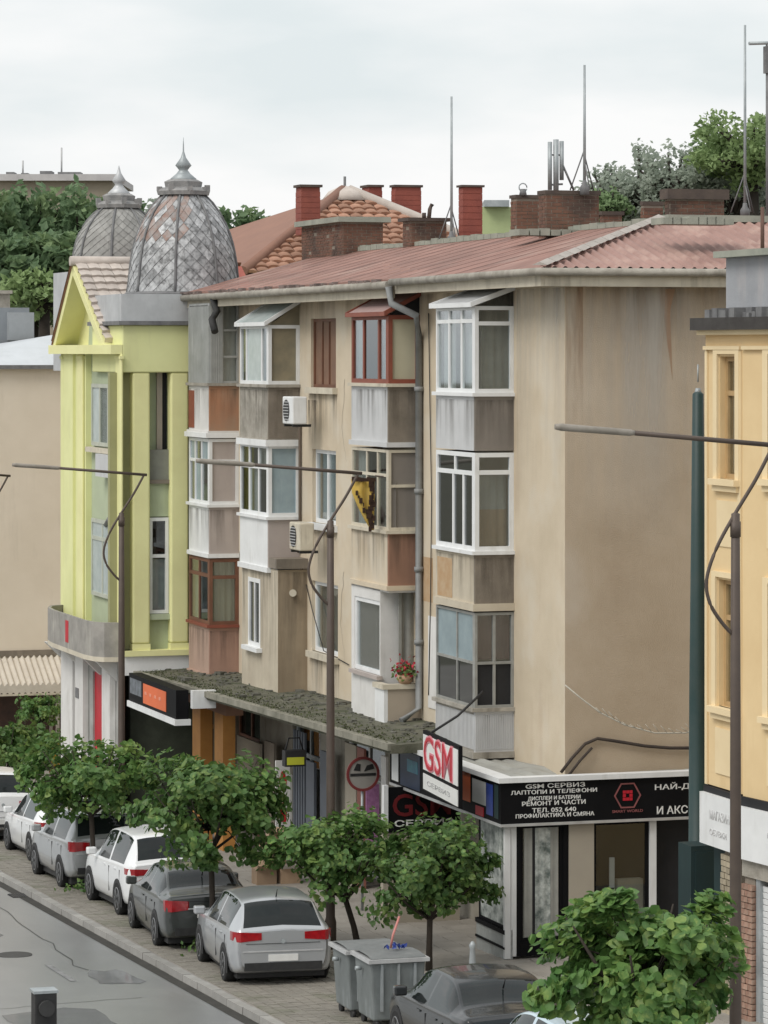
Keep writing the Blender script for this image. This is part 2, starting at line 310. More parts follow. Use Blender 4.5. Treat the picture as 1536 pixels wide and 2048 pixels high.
def glazing(fr, parent, a0, a1, z0, z1, m, cols=(), rows=(), bar=.06, d=0, th=.07, pane=None, name='window_frame', deep=False, upper_cols=None):
    """frame of bars plus one pane object per light; deep=True hangs the panes under the frame (parent is the thing itself)"""
    mb = MB(); pane = pane or GLASS
    mb.box(a0, a0 + bar, z0, z1, d - th, d, fr); mb.box(a1 - bar, a1, z0, z1, d - th, d, fr)
    mb.box(a0 + bar, a1 - bar, z0, z0 + bar, d - th, d, fr); mb.box(a0 + bar, a1 - bar, z1 - bar, z1, d - th, d, fr)
    W_, H_ = a1 - a0, z1 - z0
    zr = [z0] + [z0 + r * H_ for r in rows] + [z1]
    for r in rows: mb.box(a0 + bar, a1 - bar, z0 + r * H_ - bar / 2, z0 + r * H_ + bar / 2, d - th, d - .004, fr)
    lights = []
    for k in range(len(zr) - 1):
        cc = upper_cols if (upper_cols is not None and k == len(zr) - 2 and len(zr) > 2) else cols
        ar = [a0] + [a0 + c * W_ for c in cc] + [a1]
        lo = zr[k] + (bar if k == 0 else bar / 2); hi = zr[k + 1] - (bar if k == len(zr) - 2 else bar / 2)
        for c in cc: mb.box(a0 + c * W_ - bar / 2, a0 + c * W_ + bar / 2, lo, hi, d - th, d - .008, fr)
        for i in range(len(ar) - 1):
            lights.append((ar[i] + (bar if i == 0 else bar / 2), ar[i + 1] - (bar if i == len(ar) - 2 else bar / 2), lo, hi))
    fo = mb.build(name, m, parent)
    for i, (p, q, r, s_) in enumerate(lights):
        pm = pane[i % len(pane)] if isinstance(pane, (list, tuple)) else pane
        MB().box(p - .004, q + .004, r - .004, s_ + .004, d - th * .65, d - th * .5, fr).build('pane', pm, fo if deep else parent)
    return fo
def curtain(fr, parent, a0, a1, z0, z1, d, m, amp=.03, wl=.16):
    mb = MB(); n = max(4, int((a1 - a0) / wl * 4)); pts = []
    for z in (z0, z1):
        for i in range(n + 1): pts.append(fr.p(a0 + (a1 - a0) * i / n, z, d + amp * math.sin(i * math.pi / 2) * (1 if i % 8 < 4 else .6)))
    mb.add(pts, [(i, i + 1, n + 2 + i, n + 1 + i) for i in range(n)], True)
    return mb.build('curtain', m, parent)
def split_letters(me, fr, parent, a, z, d, m):
    par = list(range(len(me.vertices)))
    def find(i):
        while par[i] != i: par[i] = par[par[i]]; i = par[i]
        return i
    for e in me.edges: par[find(e.vertices[0])] = find(e.vertices[1])
    isl = {}
    for p in me.polygons: isl.setdefault(find(p.vertices[0]), []).append(tuple(p.vertices))
    for fs in isl.values():
        ids = sorted({i for f in fs for i in f}); mp_ = {i: k for k, i in enumerate(ids)}; q = MB(); q.v = [fr.p(a + me.vertices[i].co.x, z + me.vertices[i].co.y, d + me.vertices[i].co.z) for i in ids]
        q.v = [tuple(p) for p in q.v]; q.f = [tuple(mp_[i] for i in f) for f in fs]; q.build('letter', m, parent)
    bpy.data.meshes.remove(me)
def text(s, fr, parent, a, z, d, m, h=None, width=None, name='lettering', shear=0, bold=0.0, ex=.006, align='CENTER', split=False):
    cu = bpy.data.curves.new('t', 'FONT'); cu.body = s; cu.align_x = align; cu.align_y = 'CENTER'; cu.extrude = ex; cu.offset = bold; cu.shear = shear; cu.size = 1; cu.resolution_u = 3
    ob = bpy.data.objects.new('t', cu); COL.objects.link(ob)
    dg = bpy.context.evaluated_depsgraph_get(); me = bpy.data.meshes.new_from_object(ob.evaluated_get(dg))
    bpy.data.objects.remove(ob); me.materials.clear(); me.materials.append(m); me.name = name
    xs = [v.co.x for v in me.vertices] or [0, 1]; ys = [v.co.y for v in me.vertices] or [0, 1]
    cy = (max(ys) + min(ys)) / 2
    sx = width / (max(xs) - min(xs)) if width else None; sy = h / (max(ys) - min(ys)) if h else None
    sx = sx or sy; sy = sy or sx
    for v in me.vertices: v.co = Vector((v.co.x * sx, (v.co.y - cy) * sy, v.co.z))
    if split: return split_letters(me, fr, parent, a, z, d, m)
    o = bpy.data.objects.new(name, me); COL.objects.link(o); o.parent = parent
    o.matrix_local = Matrix((fr.a.to_4d(), (0, 0, 1, 0), fr.n.to_4d(), (0, 0, 0, 1))).transposed() if False else Matrix.Translation(fr.p(a, z, d)) @ Matrix(((fr.a.x, 0, fr.n.x, 0), (fr.a.y, 0, fr.n.y, 0), (fr.a.z, 1, fr.n.z, 0), (0, 0, 0, 1)))
    return o
def copy_tree(o, parent=None):
    c = o.copy(); COL.objects.link(c)
    if parent: c.parent = parent
    for ch in o.children: copy_tree(ch, c)
    return c

# ================================================================== THE SETTING
us = [-600, -300, -90, -60, -30, 0, 20, 40, 120]
def sheet(name, v0, v1, m, dz, u0=None, u1=None, step=5):
    mb = MB(); pts = [u for u in range(int(u0), int(u1) + 1, step)]
    p = [];
    for u in pts: p += [Vector((u, v0, G(u) + dz)), Vector((u, v1, G(u) + dz))]
    mb.add(p, [(2 * i, 2 * i + 2, 2 * i + 3, 2 * i + 1) for i in range(len(pts) - 1)])
    return tag(mb.build(name, m), kind='structure')
sheet('ground', -900, 900, EARTH, -.40, -1500, 200, 10)
sheet('road', -15.6, -7.2, ASPHALT, -.12, -90, 40)
pav = sheet('pavement', -7.04, 8, PAVE, 0, -90, 40)
sheet('near_pavement', -40, -15.5, PAVE, 0, -90, 40)
# kerb stones, one by one
kb = MB().bx(-.485, .485, 0, .17, -.25, .012); kme = kb.mesh('kerb_stone', KERB)
for i in range(-42, 14):
    o = link_mesh('kerb_stone', kme, pav, (i + .5, -7.2 + random.uniform(-.008, .008), G(i + .5) + random.uniform(-.006, .006)), (random.uniform(-.01, .01), -math.atan(.035), random.uniform(-.006, .006)))
gut = MB()
for i in range(-90, 40): gut.quad(Vector((i, -7.42, G(i) - .116)), Vector((i + 1, -7.42, G(i + 1) - .116)), Vector((i + 1, -7.2, G(i + 1) - .116)), Vector((i, -7.2, G(i) - .116)))
tag(gut.build('gutter_strip', mat('gutter_dark', (.05, .047, .04), (.03, .028, .024), 3, .8, .3)), kind='structure')  # dark band along the foot of the kerb
# concrete setts of the parking strip (individually laid, past counting)
st = MB(); r0 = random.Random(3)
for i in range(-300, 70):
    for j in range(15):
        u = i * .105 + (0 if j % 2 else .052); v = -6.98 + j * .205
        h = .022 + r0.uniform(-.006, .006); z = G(u)
        a, b, c, d = u + .004, u + .099, v + .004, v + .198
        p = [(a, c, z - .01), (b, c, z - .01), (b, d, z - .01), (a, d, z - .01), (a + .008, c + .008, z + h), (b - .008, c + .008, z + h), (b - .008, d - .008, z + h), (a + .008, d - .008, z + h)]
        st.add(p, [(4, 5, 6, 7), (0, 1, 5, 4), (1, 2, 6, 5), (2, 3, 7, 6), (3, 0, 4, 7)])
tag(st.build('paving_setts', SETT, pav), kind='stuff')
# big pavement slabs between the setts and the shops
sl = MB()
for i in range(-60, 40):
    for j in range(8):
        u = i * .5; v = -3.88 + j * .5
        if v > -.1: continue
        z = G(u + .25) + .006 + r0.uniform(0, .006)
        sl.bx(u + .006, u + .494, v + .006, v + .494, z - .03, z)
tag(sl.build('paving_slabs', mat('slab_concrete', (.33, .305, .27), (.26, .24, .21), 2, .8, .25, blot=(.20, .185, .16), bfac=.5, blsc=.8), pav), kind='stuff')
# painted dashes on the road
dash = MB()
for u0 in (-3, -14, 6, -25):
    z = lambda u: G(u) - .112
    dash.quad(Vector((u0, -9.05, z(u0))), Vector((u0 + 2.2, -9.05, z(u0 + 2.2))), Vector((u0 + 2.2, -8.93, z(u0 + 2.2))), Vector((u0, -8.93, z(u0))))
tag(dash.build('road_marking', mat('worn_road_paint', (.32, .32, .32), (.12, .12, .12), 6, .6, 0)), kind='structure')

# repairs, tar lines and a manhole in the road; a gully at the kerb
pr = random.Random(5); PATCHA = mat('asphalt_repair', (.14, .143, .146), (.11, .113, .116), 2, .45, .3, 80, coat=.25)
rp_ = MB()
for (u, v, a, b) in ((-9, -9.6, 2.6, .8), (3.5, -10.2, 1.6, 1.0), (-20, -11, 3.5, .9), (-1, -8.2, 1.2, .5)):
    n = 14; P = [(u + a * pr.uniform(.8, 1.1) * max(-.8, min(.8, math.cos(6.283 * k / n))), v + b * pr.uniform(.8, 1.1) * max(-.8, min(.8, math.sin(6.283 * k / n)))) for k in range(n)]
    k0 = len(rp_.v); rp_.v += [(x, y, G(x) - .115) for x, y in P]; rp_.f.append(tuple(range(k0, k0 + n)))
tag(rp_.build('road_patch', PATCHA), kind='structure')
tl_ = MB()
for (u0, v0, u1, v1) in ((-14, -8.1, -2, -8.5), (-24, -9.9, -6, -10.6), (1.5, -8.4, 2.1, -12)):
    P = [(u0 + (u1 - u0) * k / 16 + pr.gauss(0, .04), v0 + (v1 - v0) * k / 16 + pr.gauss(0, .05)) for k in range(17)]
    for (x0, y0), (x1, y1) in zip(P, P[1:]):
        d = Vector((x1 - x0, y1 - y0)).normalized() * .011; tl_.quad(Vector((x0 + d.y, y0 - d.x, G(x0) - .1135)), Vector((x1 + d.y, y1 - d.x, G(x1) - .1135)), Vector((x1 - d.y, y1 + d.x, G(x1) - .1135)), Vector((x0 - d.y, y0 + d.x, G(x0) - .1135)))
tag(tl_.build('tar_seams', mat('tar', (.03, .03, .032), (.02, .02, .02), 5, .35, .1)), kind='structure')
mh = tag(MB().tube([Vector((0, 0, -.02)), Vector((0, 0, .012))], .33, 28).build('manhole_cover', mat('cast_iron', (.06, .058, .055), (.04, .038, .036), 8, .5, .3, metal=.4), None, (-4.5, -9.3, G(-4.5) - .115)), 'round iron manhole cover in the wet road', 'manhole cover')
gy = thing('gully_grate', 'dark drain grate in the gutter beside the kerb', 'drain grate', (-13.5, -7.38, G(-13.5) - .112)); MB().bx(-.3, .3, -.17, .17, -.02, .004).build('grate_frame', DARK, gy)
for k in range(6): MB().bx(-.27, .27, -.14 + k * .05, -.115 + k * .05, .004, .014).build('grate_bar', MATS['cast_iron'], gy)
# ================================================================== MAIN BUILDING
MAIN = thing('apartment_building', 'long beige apartment block with glazed bay balconies and a red sheet roof', 'building')
UL = -25.15
S0 = street(0); FL = flank(0)
w_l, w_r = U(622), U(672)
holes = []
for (pl, pr, y0, y1) in ((622, 672, 775, 637), (625, 672, 1048, 900), (624, 676, 1308, 1166)):
    a0, a1 = U(pl), U(pr); holes.append((a0, a1, Z(y0, (a0 + a1) / 2, 0), Z(y1, (a0 + a1) / 2, 0)))
mb = wall_holes(MB(), S0, UL, 0, 3.0, 12.3, holes)
mb.build('front_wall', PLASTER, MAIN)
mb = MB(); mb.quad(FL.p(0, 0), FL.p(14, 0), FL.p(14, 12.3), FL.p(0, 12.3)); mb.build('flank_wall', PLASTER_FLANK, MAIN)
mb = MB(); mb.quad(Vector((UL, 14, -1)), Vector((UL, 0, -1)), Vector((UL, 0, 12.3)), Vector((UL, 14, 12.3))); mb.quad(Vector((0, 14, -1)), Vector((UL, 14, -1)), Vector((UL, 14, 12.3)), Vector((0, 14, 12.3))); mb.build('rear_wall', PLASTER_TAN, MAIN)
# corner plaster strip and the rust stain below the flank gutter
rs = MB(); vs = V(1332, 0)
def zz(y): return Z(y, 0, vs)
rs.prism([(V(1316, 0), zz(578)), (V(1350, 0), zz(578)), (V(1340, 0), zz(620)), (V(1345, 0), zz(760)), (V(1335, 0), zz(690)), (V(1328, 0), zz(630))], .002, .004, FL)
rs.build('rust_stain', mat('rust_run', (.36, .20, .11), (.40, .27, .17), 3, .95, 0), MAIN)
# windows in the front wall
for i, h in enumerate(holes):
    am = (h[0] + h[1]) / 2
    if i == 0:
        fo = glazing(S0, MAIN, h[0], h[1], h[2], h[3], BROWN, (.33, .6), (), .07, -.06, .08, [SHUTTER, SHUTTER, SHUTTER], 'window', True)
    else:
        fo = glazing(S0, MAIN, h[0], h[1], h[2], h[3], WHITE, (.5,), (), .09, -.08, .08, GLASS, 'window', True)
        curtain(S0, fo, h[0] + .05, h[1] - (.5 if i == 2 else .05), h[2] + .05, h[3] - .05, -.26, CURT_W if i == 1 else CURT_G)
    MB().box(h[0] - .12, h[1] + .12, h[2] - .14, h[2], -.05, .12, S0).build('sill', CREAM if i != 1 else WHITE, fo)
# ---- bays
def bay_dims(at, frp, flp):
    ur = U(at); vf = V(frp, ur); return ur, vf, U(flp, vf)
def bay(ur, vf, ul, zbot, zsill, ztop, fm, sm, trim, fcols=(), frows=(), scols=(), srows=(), frame=None, pane=None, spane=None, sill=None, cur=None, scur=None, bar=.06, slab=None, fupper=None, roof=None, side_top=None, label=None):
    """one storey of a bay: parapet (front, side), sill, glazing on front and side"""
    frame = frame or WHITE; sill = sill or frame
    fs, ss = street(vf), flank(ur); T = .07
    b = MB(); b.box(ul, ur - T, zbot, zsill, -T, 0, fs); b.bx(ul, ul + T, vf + T, -.003, zbot, zsill)
    b.bx(ul + T, ur - T, vf + T, -.003, zbot, zbot + .1)
    if slab: b.bx(ul - .04, ur + .04, vf - .05, -.003, zbot - slab, zbot)
    o = b.build('bay_window', fm, MAIN)
    if label: o['label'] = label
    MB().box(vf, -.003, zbot, zsill, -T, 0, ss).build('side_panel', sm, o)
    MB().box(ul - .06, ur + .06, zsill, zsill + .07, -.14, .07, fs).box(vf + .14, -.003, zsill, zsill + .07, -.14, .06, ss).build('sill', sill, o)
    z0 = zsill + .07
    glazing(fs, o, ul, ur - .09, z0, ztop, frame, fcols, frows, bar, 0, .07, pane, upper_cols=fupper)
    glazing(ss, o, vf + .0, -.003, z0, ztop, frame, scols, srows, bar, 0, .09, spane or pane)
    MB().bx(ul, ul + .06, vf + .075, -.003, z0, ztop).build('side_panel', sm, o)
    if cur:
        for c in cur: curtain(fs, o, ul + (ur - ul) * c[0], ul + (ur - ul) * c[1], z0 + (ztop - z0) * c[2], z0 + (ztop - z0) * c[3], -.16, c[4])
    if scur:
        for c in scur: curtain(ss, o, vf + (0 - vf) * c[0], vf + (0 - vf) * c[1] - .01, z0 + (ztop - z0) * c[2], z0 + (ztop - z0) * c[3], -.17, c[4])
    if roof:                                    # sloping glass or sheet lid: rises to the wall
        rm, zr, cm = roof
        q = MB(); zt = ztop
        q.add([Vector((ul - .08, vf - .1, zt)), Vector((ur + .08, vf - .1, zt)), Vector((ur + .08, -.003, zr)), Vector((ul - .08, -.003, zr)),
               Vector((ul - .08, vf - .1, zt + .05)), Vector((ur + .08, vf - .1, zt + .05)), Vector((ur + .08, -.003, zr + .05)), Vector((ul - .08, -.003, zr + .05))],
              [(3, 2, 1, 0), (4, 5, 6, 7), (0, 1, 5, 4), (1, 2, 6, 5), (2, 3, 7, 6), (3, 0, 4, 7)])
        q.build('bay_roof', rm, o)
        g = MB(); g.prism([(vf + .04, zt), (-.003, zt), (-.003, zr - .01)], -.06, -.03, ss); g.build('gable_pane', cm, o)
        q2 = MB(); e = Vector((0, 0, .0))
        for uu in (ul - .08, ur + .02): q2.add([Vector((uu, vf - .12, zt - .02)), Vector((uu + .07, vf - .12, zt - .02)), Vector((uu + .07, -.003, zr - .02)), Vector((uu, -.003, zr - .02)), Vector((uu, vf - .12, zt + .075)), Vector((uu + .07, vf - .12, zt + .075)), Vector((uu + .07, -.003, zr + .075)), Vector((uu, -.003, zr + .075))], [(3, 2, 1, 0), (4, 5, 6, 7), (0, 1, 5, 4), (1, 2, 6, 5), (2, 3, 7, 6), (3, 0, 4, 7)])
        q2.box(ul - .01, ur + .02, zt - .02, zt + .07, .02, .12, fs); q2.build('roof_frame', frame, o)
    return o
# bay 3 (nearest the corner)
ur, vf, ul = bay_dims(1028, 950, 872); B3 = (ur, vf, ul)
z3 = lambda y: Z(y, ur, vf)
bay(ur, vf, ul, z3(902), z3(793), z3(612), GREYPANEL, TAUPE, WHITE, (.34, .67), (.83,), (), (.80,), WHITE, GLASS, GLASS, roof=(ZINC, z3(578), GLASS_DARK), cur=[(.03, .3, 0, 1, CURT_W), (.6, .95, 0, .8, CURT_W)], scur=[(.05, .95, 0, .8, CURT_G)], bar=.075, label='pale grey bay with a white sloping lid')
bay(ur, vf, ul, z3(1208), z3(1110), z3(906), PLASTER_BAY, CONC_BROWN, WHITE, (.45, .72), (.79,), (), (.80,), WHITE, GLASS_DARK, GLASS, fupper=(.5,), scur=[(.1, .9, 0, .42, CURT_T), (.1, .9, .42, .8, CURT_G)], cur=[(.4, .62, 0, .78, CURT_W)], bar=.085, slab=.14)
bay(ur, vf, ul, z3(1505), z3(1424), z3(1226), CONCRETE, GREYPANEL, CONCRETE, (.55,), (.47,), (.5,), (.47,), mat('grey_old_frame', (.33, .33, .31), (.24, .24, .22), 4, .8, .1), [GLASS_BLUE, GLASS_BLUE, GLASS_DARK, GLASS_DARK] and [GLASS_DARK, GLASS_DARK, GLASS_BLUE, GLASS_BLUE], [DARK, DARK, GLASS, GLASS], CONCRETE, scur=[(.04, .96, .5, .98, CURT_R)], bar=.05, slab=.12, label='grey old bay with broken dark panes')
# corrugations on the lowest parapet
cg = MB(); n = 22; fs = flank(ur)
for i in range(n):
    a = vf + (0 - vf) * (i + .5) / n; cg.box(a - .008, a + .008, z3(1500), z3(1430), .0005, .014, fs)
fs2 = street(vf)
for i in range(30):
    a = ul + (ur - ul) * (i + .5) / 30; cg.box(a - .02, a + .02, z3(1500), z3(1430), .0005, .014, fs2)
cg.build('parapet_ribs', GREYPANEL, MAIN)
# white and grey wall patches by bay 3
pt = MB().box(U(858), U(872) + .3, Z(1440, -5.3, 0), Z(1250, -5.3, 0), .002, .02, S0); pt.build('whitewashed_patch', WHITEWALL, MAIN)
op = MB().box(ul + .1, ul + 1.0, z3(1205), z3(1125), .001, .006, fs2); op.build('ochre_patch', mat('faded_ochre', (.42, .25, .12), (.5, .38, .25), 2.5, .9, .1), MAIN)
MB().box(U(840) + .15, U(866), Z(1210, -7, 0), Z(1120, -7, 0), .001, .004, S0).build('ochre_patch', MATS['faded_ochre'], MAIN)
# bay 2
ur, vf, ul = bay_dims(840, 777, 703); z2 = lambda y: Z(y, ur, vf)
CREAMBLIND = mat('cream_board', (.52, .49, .36), (.47, .44, .32), 1.2, .8, .1, streak=(.38, .35, .25), sfac=.4)
bay(ur, vf, ul, z2(885), z2(774), z2(630), GREYPANEL, CONC_BROWN, REDBROWN, (.33, .75), (), (), (), REDBROWN, [GLASS, GLASS_DARK, GLASS], CREAMBLIND, CREAM, roof=(mat('pink_sheet', (.42, .30, .28), (.36, .25, .24), 2, .6, .05), z2(590), DARK), cur=[(.02, .3, 0, 1, CURT_G), (.5, .8, 0, 1, GLASS_PALE)], bar=.09, slab=.1, label='bay with red-brown frame and pink sheet lid')
bo = bay(ur, vf, ul, z2(1172), z2(1068), z2(900), PLASTER, TERRACOTTA, CREAM, (.42, .72), (.68,), (), (.55,), CREAM, [GLASS, GLASS_DARK, GLASS], TAUPE, CREAM, cur=[(.0, .4, 0, 1, CURT_W), (.75, 1, 0, .6, CURT_W)], bar=.06, slab=.1, label='bay with taupe boarded side')
# bay 2, lowest storey: white wall with a window, open loggia on the side with a parapet
fs, ss = street(vf), flank(ur)
lo = MB(); wa0, wa1, wz0, wz1 = U(709, vf), U(760, vf), Z(1335, ul, vf), Z(1190, ul, vf)
wall_holes(lo, fs, ul, ur - .55, z2(1478), z2(1180), [(wa0, wa1, wz0, wz1)], .15)
lo.bx(ur - .60, ur - .55, vf + .001, -.003, z2(1478), z2(1180)); lo.bx(ul, ur, vf + .002, -.003, z2(1480) - .1, z2(1478)); lo.bx(ul, ur, vf, -.003, z2(1186), z2(1178))
lo.bx(ul, ul + .06, vf + .002, -.003, z2(1478), z2(1180))
lob = lo.build('bay_window', WHITEWALL, MAIN); lob['label'] = 'white loggia bay with a net-curtained window'
glazing(fs, lob, wa0, wa1, wz0, wz1, WHITE, (), (), .09, -.02, .08, GLASS); curtain(fs, lob, wa0 + .05, wa1 - .05, wz0 + .05, wz1 - .05, -.12, mat('net_curtain', (.42, .37, .35), (.34, .29, .28), 18, .9, 0), .012, .1)
MB().box(wa0 - .1, wa1 + .1, wz0 - .08, wz0, -.02, .1, fs).build('sill', PINKGREY, lob)
p0 = MB(); vp = vf - .12; p0.bx(ur - .55, ur + .08, vp, vp + .08, z2(1476), z2(1378)); p0.build('loggia_parapet', WHITE, lob)
p1 = MB(); p1.bx(ur + .0, ur + .08, vp + .08, -.003, z2(1476), z2(1378)); p1.build('loggia_parapet', mat('beige_panel', (.40, .34, .27), (.35, .30, .235), 1, .8, .1), lob)
MB().bx(ur - .60, ur + .12, vp - .04, vp + .12, z2(1378), z2(1368)).bx(ur - .03, ur + .12, vp + .12, -.003, z2(1378), z2(1368)).build('parapet_cap', CREAM, lob)
curtain(ss, lob, -.36, -.02, z2(1370), z2(1188), -.35, CURT_G, .04, .18); MB().box(-.02 - .34, -.30, z2(1370), z2(1188), -.33, -.30, ss).build('loggia_post', CURT_G, lob)
fp = thing('flower_pot', 'clay pot of red flowers on the loggia parapet', 'flower pot', (ur + .04, vf + .35, z2(1368)))
MB().lathe([(.10, 0), (.15, .05), (.17, .18), (.15, .18), (.13, .15)], n=14).build('pot', POT, fp)
fl = MB(); fr_ = MB(); rr = random.Random(5)
def leafquad(mb, c, s, rr, up=.3):
    n = Vector((rr.gauss(0, 1), rr.gauss(0, 1), rr.gauss(0, 1) + up)).normalized(); t = n.orthogonal().normalized(); t.rotate(Matrix.Rotation(rr.uniform(0, 6.28), 3, n)); b = n.cross(t)
    c = Vector(c); mb.add([c - t * s, c + b * s * .62 + n * s * .12, c + t * s, c - b * s * .62 + n * s * .12], [(0, 1, 2, 3)])
for i in range(90): leafquad(fl, (rr.gauss(0, .11), rr.gauss(0, .11), .34 + rr.gauss(0, .1)), .05, rr)
for i in range(120): leafquad(fr_, (rr.gauss(0, .13), rr.gauss(0, .13), .26 + rr.gauss(0, .09)), .05, rr)
fl.build('petals', FLOWER, fp); fr_.build('foliage', LEAF, fp)
# bay 1
ur, vf, ul = bay_dims(600, 537, 480); z1 = lambda y: Z(y, ur, vf)
bay(ur, vf, ul, z1(878), z1(775), z1(650), CONCRETE, CONC_BROWN, WHITE, (.22, .78), (), (), (), WHITE, [GLASS, GLASS_PALE, GLASS], GLASS_AMBER, CONCRETE, roof=(GLASS_PALE, z1(604), GLASS_AMBER), cur=[(.0, .2, 0, 1, SHUTTER), (.3, .75, 0, 1, CURT_W)], bar=.08, slab=.1, label='bay with white glasshouse lid over broken concrete')
bay(ur, vf, ul, z1(1135), z1(1040), z1(890), WHITE, PINKGREY, WHITE, (.33, .67), (.68,), (), (), WHITE, [GLASS_DARK, GLASS], GLASS_BLUE, WHITE, fupper=(.33, .67), cur=[(.3, .7, 0, 1, CURT_W), (.1, .22, 0, 1, CURT_W)], bar=.085, slab=.12, label='white panelled bay')
MB().bx(ul - .06, ur + .05, vf - .08, -.003, z1(893) - .0, z1(880)).build('band', WHITE, MAIN)
ur1, vf1, ul1 = U(615), None, None; vf1 = V(556, ur1); ul1 = U(484, vf1); zz1 = lambda y: Z(y, ur1, vf1)
lw = MB(); fs = street(vf1); wa0, wa1 = U(497, vf1), U(521, vf1); wz0, wz1 = Z(1285, ul1, vf1), Z(1150, ul1, vf1)
wall_holes(lw, fs, ul1, ur1, zz1(1400), zz1(1140), [(wa0, wa1, wz0, wz1)], .12); lw.bx(ul1, ul1 + .05, vf1 + .002, -.003, zz1(1400), zz1(1140)); lw.quad(Vector((ul1, vf1, zz1(1400))), Vector((ul1, -.003, zz1(1400))), Vector((ur1, -.003, zz1(1400))), Vector((ur1, vf1, zz1(1400))))
lwo = lw.build('bay_window', PLASTER_BAY, MAIN); lwo['label'] = 'walled-in cream bay with a narrow white window'
MB().quad(Vector((ur1, vf1, zz1(1400))), Vector((ur1, -.003, zz1(1400))), Vector((ur1, -.003, zz1(1140))), Vector((ur1, vf1, zz1(1140)))).build('side_panel', PLASTER_TAN, lwo)
glazing(fs, lwo, wa0, wa1, wz0, wz1, WHITE, (.5,), (), .1, 0.01, .08, GLASS_DARK); MB().box(wa0 - .15, wa1 + .15, wz0 - .1, wz0, 0, .14, fs).build('sill', WHITE, lwo); curtain(fs, lwo, wa0 + .4, wa1 - .1, wz0, wz1, -.1, CURT_W)
MB().tube([Vector((ur1 - .02, vf1 * .5, zz1(1186))), Vector((ur1 + .12, vf1 * .5 - .03, zz1(1186)))], [.04, .085], 12).build('vent_cowl', CREAM, lwo)
MB().bx(ul1 - .05, ur1 + .06, vf1 - .05, -.003, zz1(1138), zz1(1118)).build('band', BROWN and CONC_BROWN, MAIN)
# bay 0
ur, vf, ul = bay_dims(478, 419, 378); z0_ = lambda y: Z(y, ur, vf)
PLASTIC = mat('grey_translucent_sheet', (.40, .41, .40), (.30, .31, .30), 2, .5, .05, streak=(.55, .56, .56), sfac=.7, ssc=5)
bo = bay(ur, vf, ul, z0_(862), z0_(772), z0_(606), WHITEWALL, ORANGEPANEL, CONCRETE, (.3, .6), (), (.45,), (.33, .66), PLASTIC, PLASTIC, [PLASTIC, GLASS, PLASTIC, GLASS, PLASTIC, GLASS], CONCRETE, scur=[(.4, .98, 0, 1, CURT_W)], bar=.05, slab=.08, label='bay of grey corrugated sheet over an orange panel')
cg = MB()
for i in range(26):
    a = ul + (ur - ul) * (i + .5) / 26; cg.box(a - .022, a + .022, z0_(770), z0_(612), .001, .02, street(vf))
for i in range(7):
    a = vf + .02 + (-vf) * .42 * (i + .5) / 7; cg.box(a - .018, a + .018, z0_(770), z0_(612), .001, .02, flank(ur))
cg.build('sheet_ribs', PLASTIC, MAIN)
MB().box(ul, ul + .55, z0_(858), z0_(782), .001, .012, street(vf)).build('red_patch', REDBROWN, MAIN)
bay(ur, vf, ul, z0_(1108), z0_(1015), z0_(878), WHITE, PINKGREY, WHITE, (.3, .62), (.66,), (), (.66,), WHITE, [GLASS, GLASS_BLUE], PINKGREY, WHITE, fupper=(.3, .62), bar=.075, slab=.1, label='white bay with boarded pinkish side')
MB().bx(ul - .08, ur + .06, vf - .1, -.003, z0_(876), z0_(866)).build('band', WHITE, MAIN)
bay(ur, vf, ul, z0_(1350), z0_(1256), z0_(1118), PINK, mat('brick_pink', (.40, .25, .19), (.36, .22, .17), 1.2, .8, .1), REDBROWN, (.5,), (.74,), (), (.72,), BROWN, [GLASS, GLASS_DARK, GLASS], [GLASS, GLASS], REDBROWN, cur=[(.0, .5, 0, .72, CURT_G)], scur=[(.05, .95, 0, .95, CREAMBLIND)], bar=.085, slab=.06, label='pink bay with red-brown window frame')
# brown pipe strip left of bay 1
MB().bx(UL + 4.75, UL + 4.9, -.08, -.003, 3.4, 8).build('brown_strip', CONC_BROWN, MAIN)

# grimy drips under sills, slabs and air conditioners
def grime(name, col, f=.5, sc_=3.6):
    m = bpy.data.materials.new(name); m.use_nodes = True; t = m.node_tree; L = t.links.new; p = t.nodes['Principled BSDF']; p.inputs['Base Color'].default_value = (*col, 1); p.inputs['Roughness'].default_value = .95
    g = N(t, 'ShaderNodeTexCoord'); sx = N(t, 'ShaderNodeSeparateXYZ'); L(g.outputs['Generated'], sx.inputs[0])
    ma = N(t, 'ShaderNodeMapping'); ma.inputs['Scale'].default_value = (*((sc_, sc_)), sc_ * .09); L(g.outputs['Object'], ma.inputs[0])
    n = N(t, 'ShaderNodeTexNoise'); n.inputs['Scale'].default_value = 1.3; n.inputs['Detail'].default_value = 9; n.inputs['Roughness'].default_value = .62; L(ma.outputs[0], n.inputs[0])
    a = N(t, 'ShaderNodeMath', operation='SUBTRACT'); L(n.outputs['Fac'], a.inputs[0]); a.inputs[1].default_value = .43
    b = N(t, 'ShaderNodeMath', operation='MULTIPLY'); L(a.outputs[0], b.inputs[0]); b.inputs[1].default_value = 4; b.use_clamp = True
    c = N(t, 'ShaderNodeMath', operation='MULTIPLY'); L(b.outputs[0], c.inputs[0]); L(sx.outputs[2], c.inputs[1])
    d = N(t, 'ShaderNodeMath', operation='MULTIPLY'); L(c.outputs[0], d.inputs[0]); d.inputs[1].default_value = f
    tr_ = N(t, 'ShaderNodeBsdfTransparent'); ms = N(t, 'ShaderNodeMixShader'); L(d.outputs[0], ms.inputs[0]); L(tr_.outputs[0], ms.inputs[1]); L(p.outputs[0], ms.inputs[2]); L(ms.outputs[0], t.nodes['Material Output'].inputs['Surface']); return m
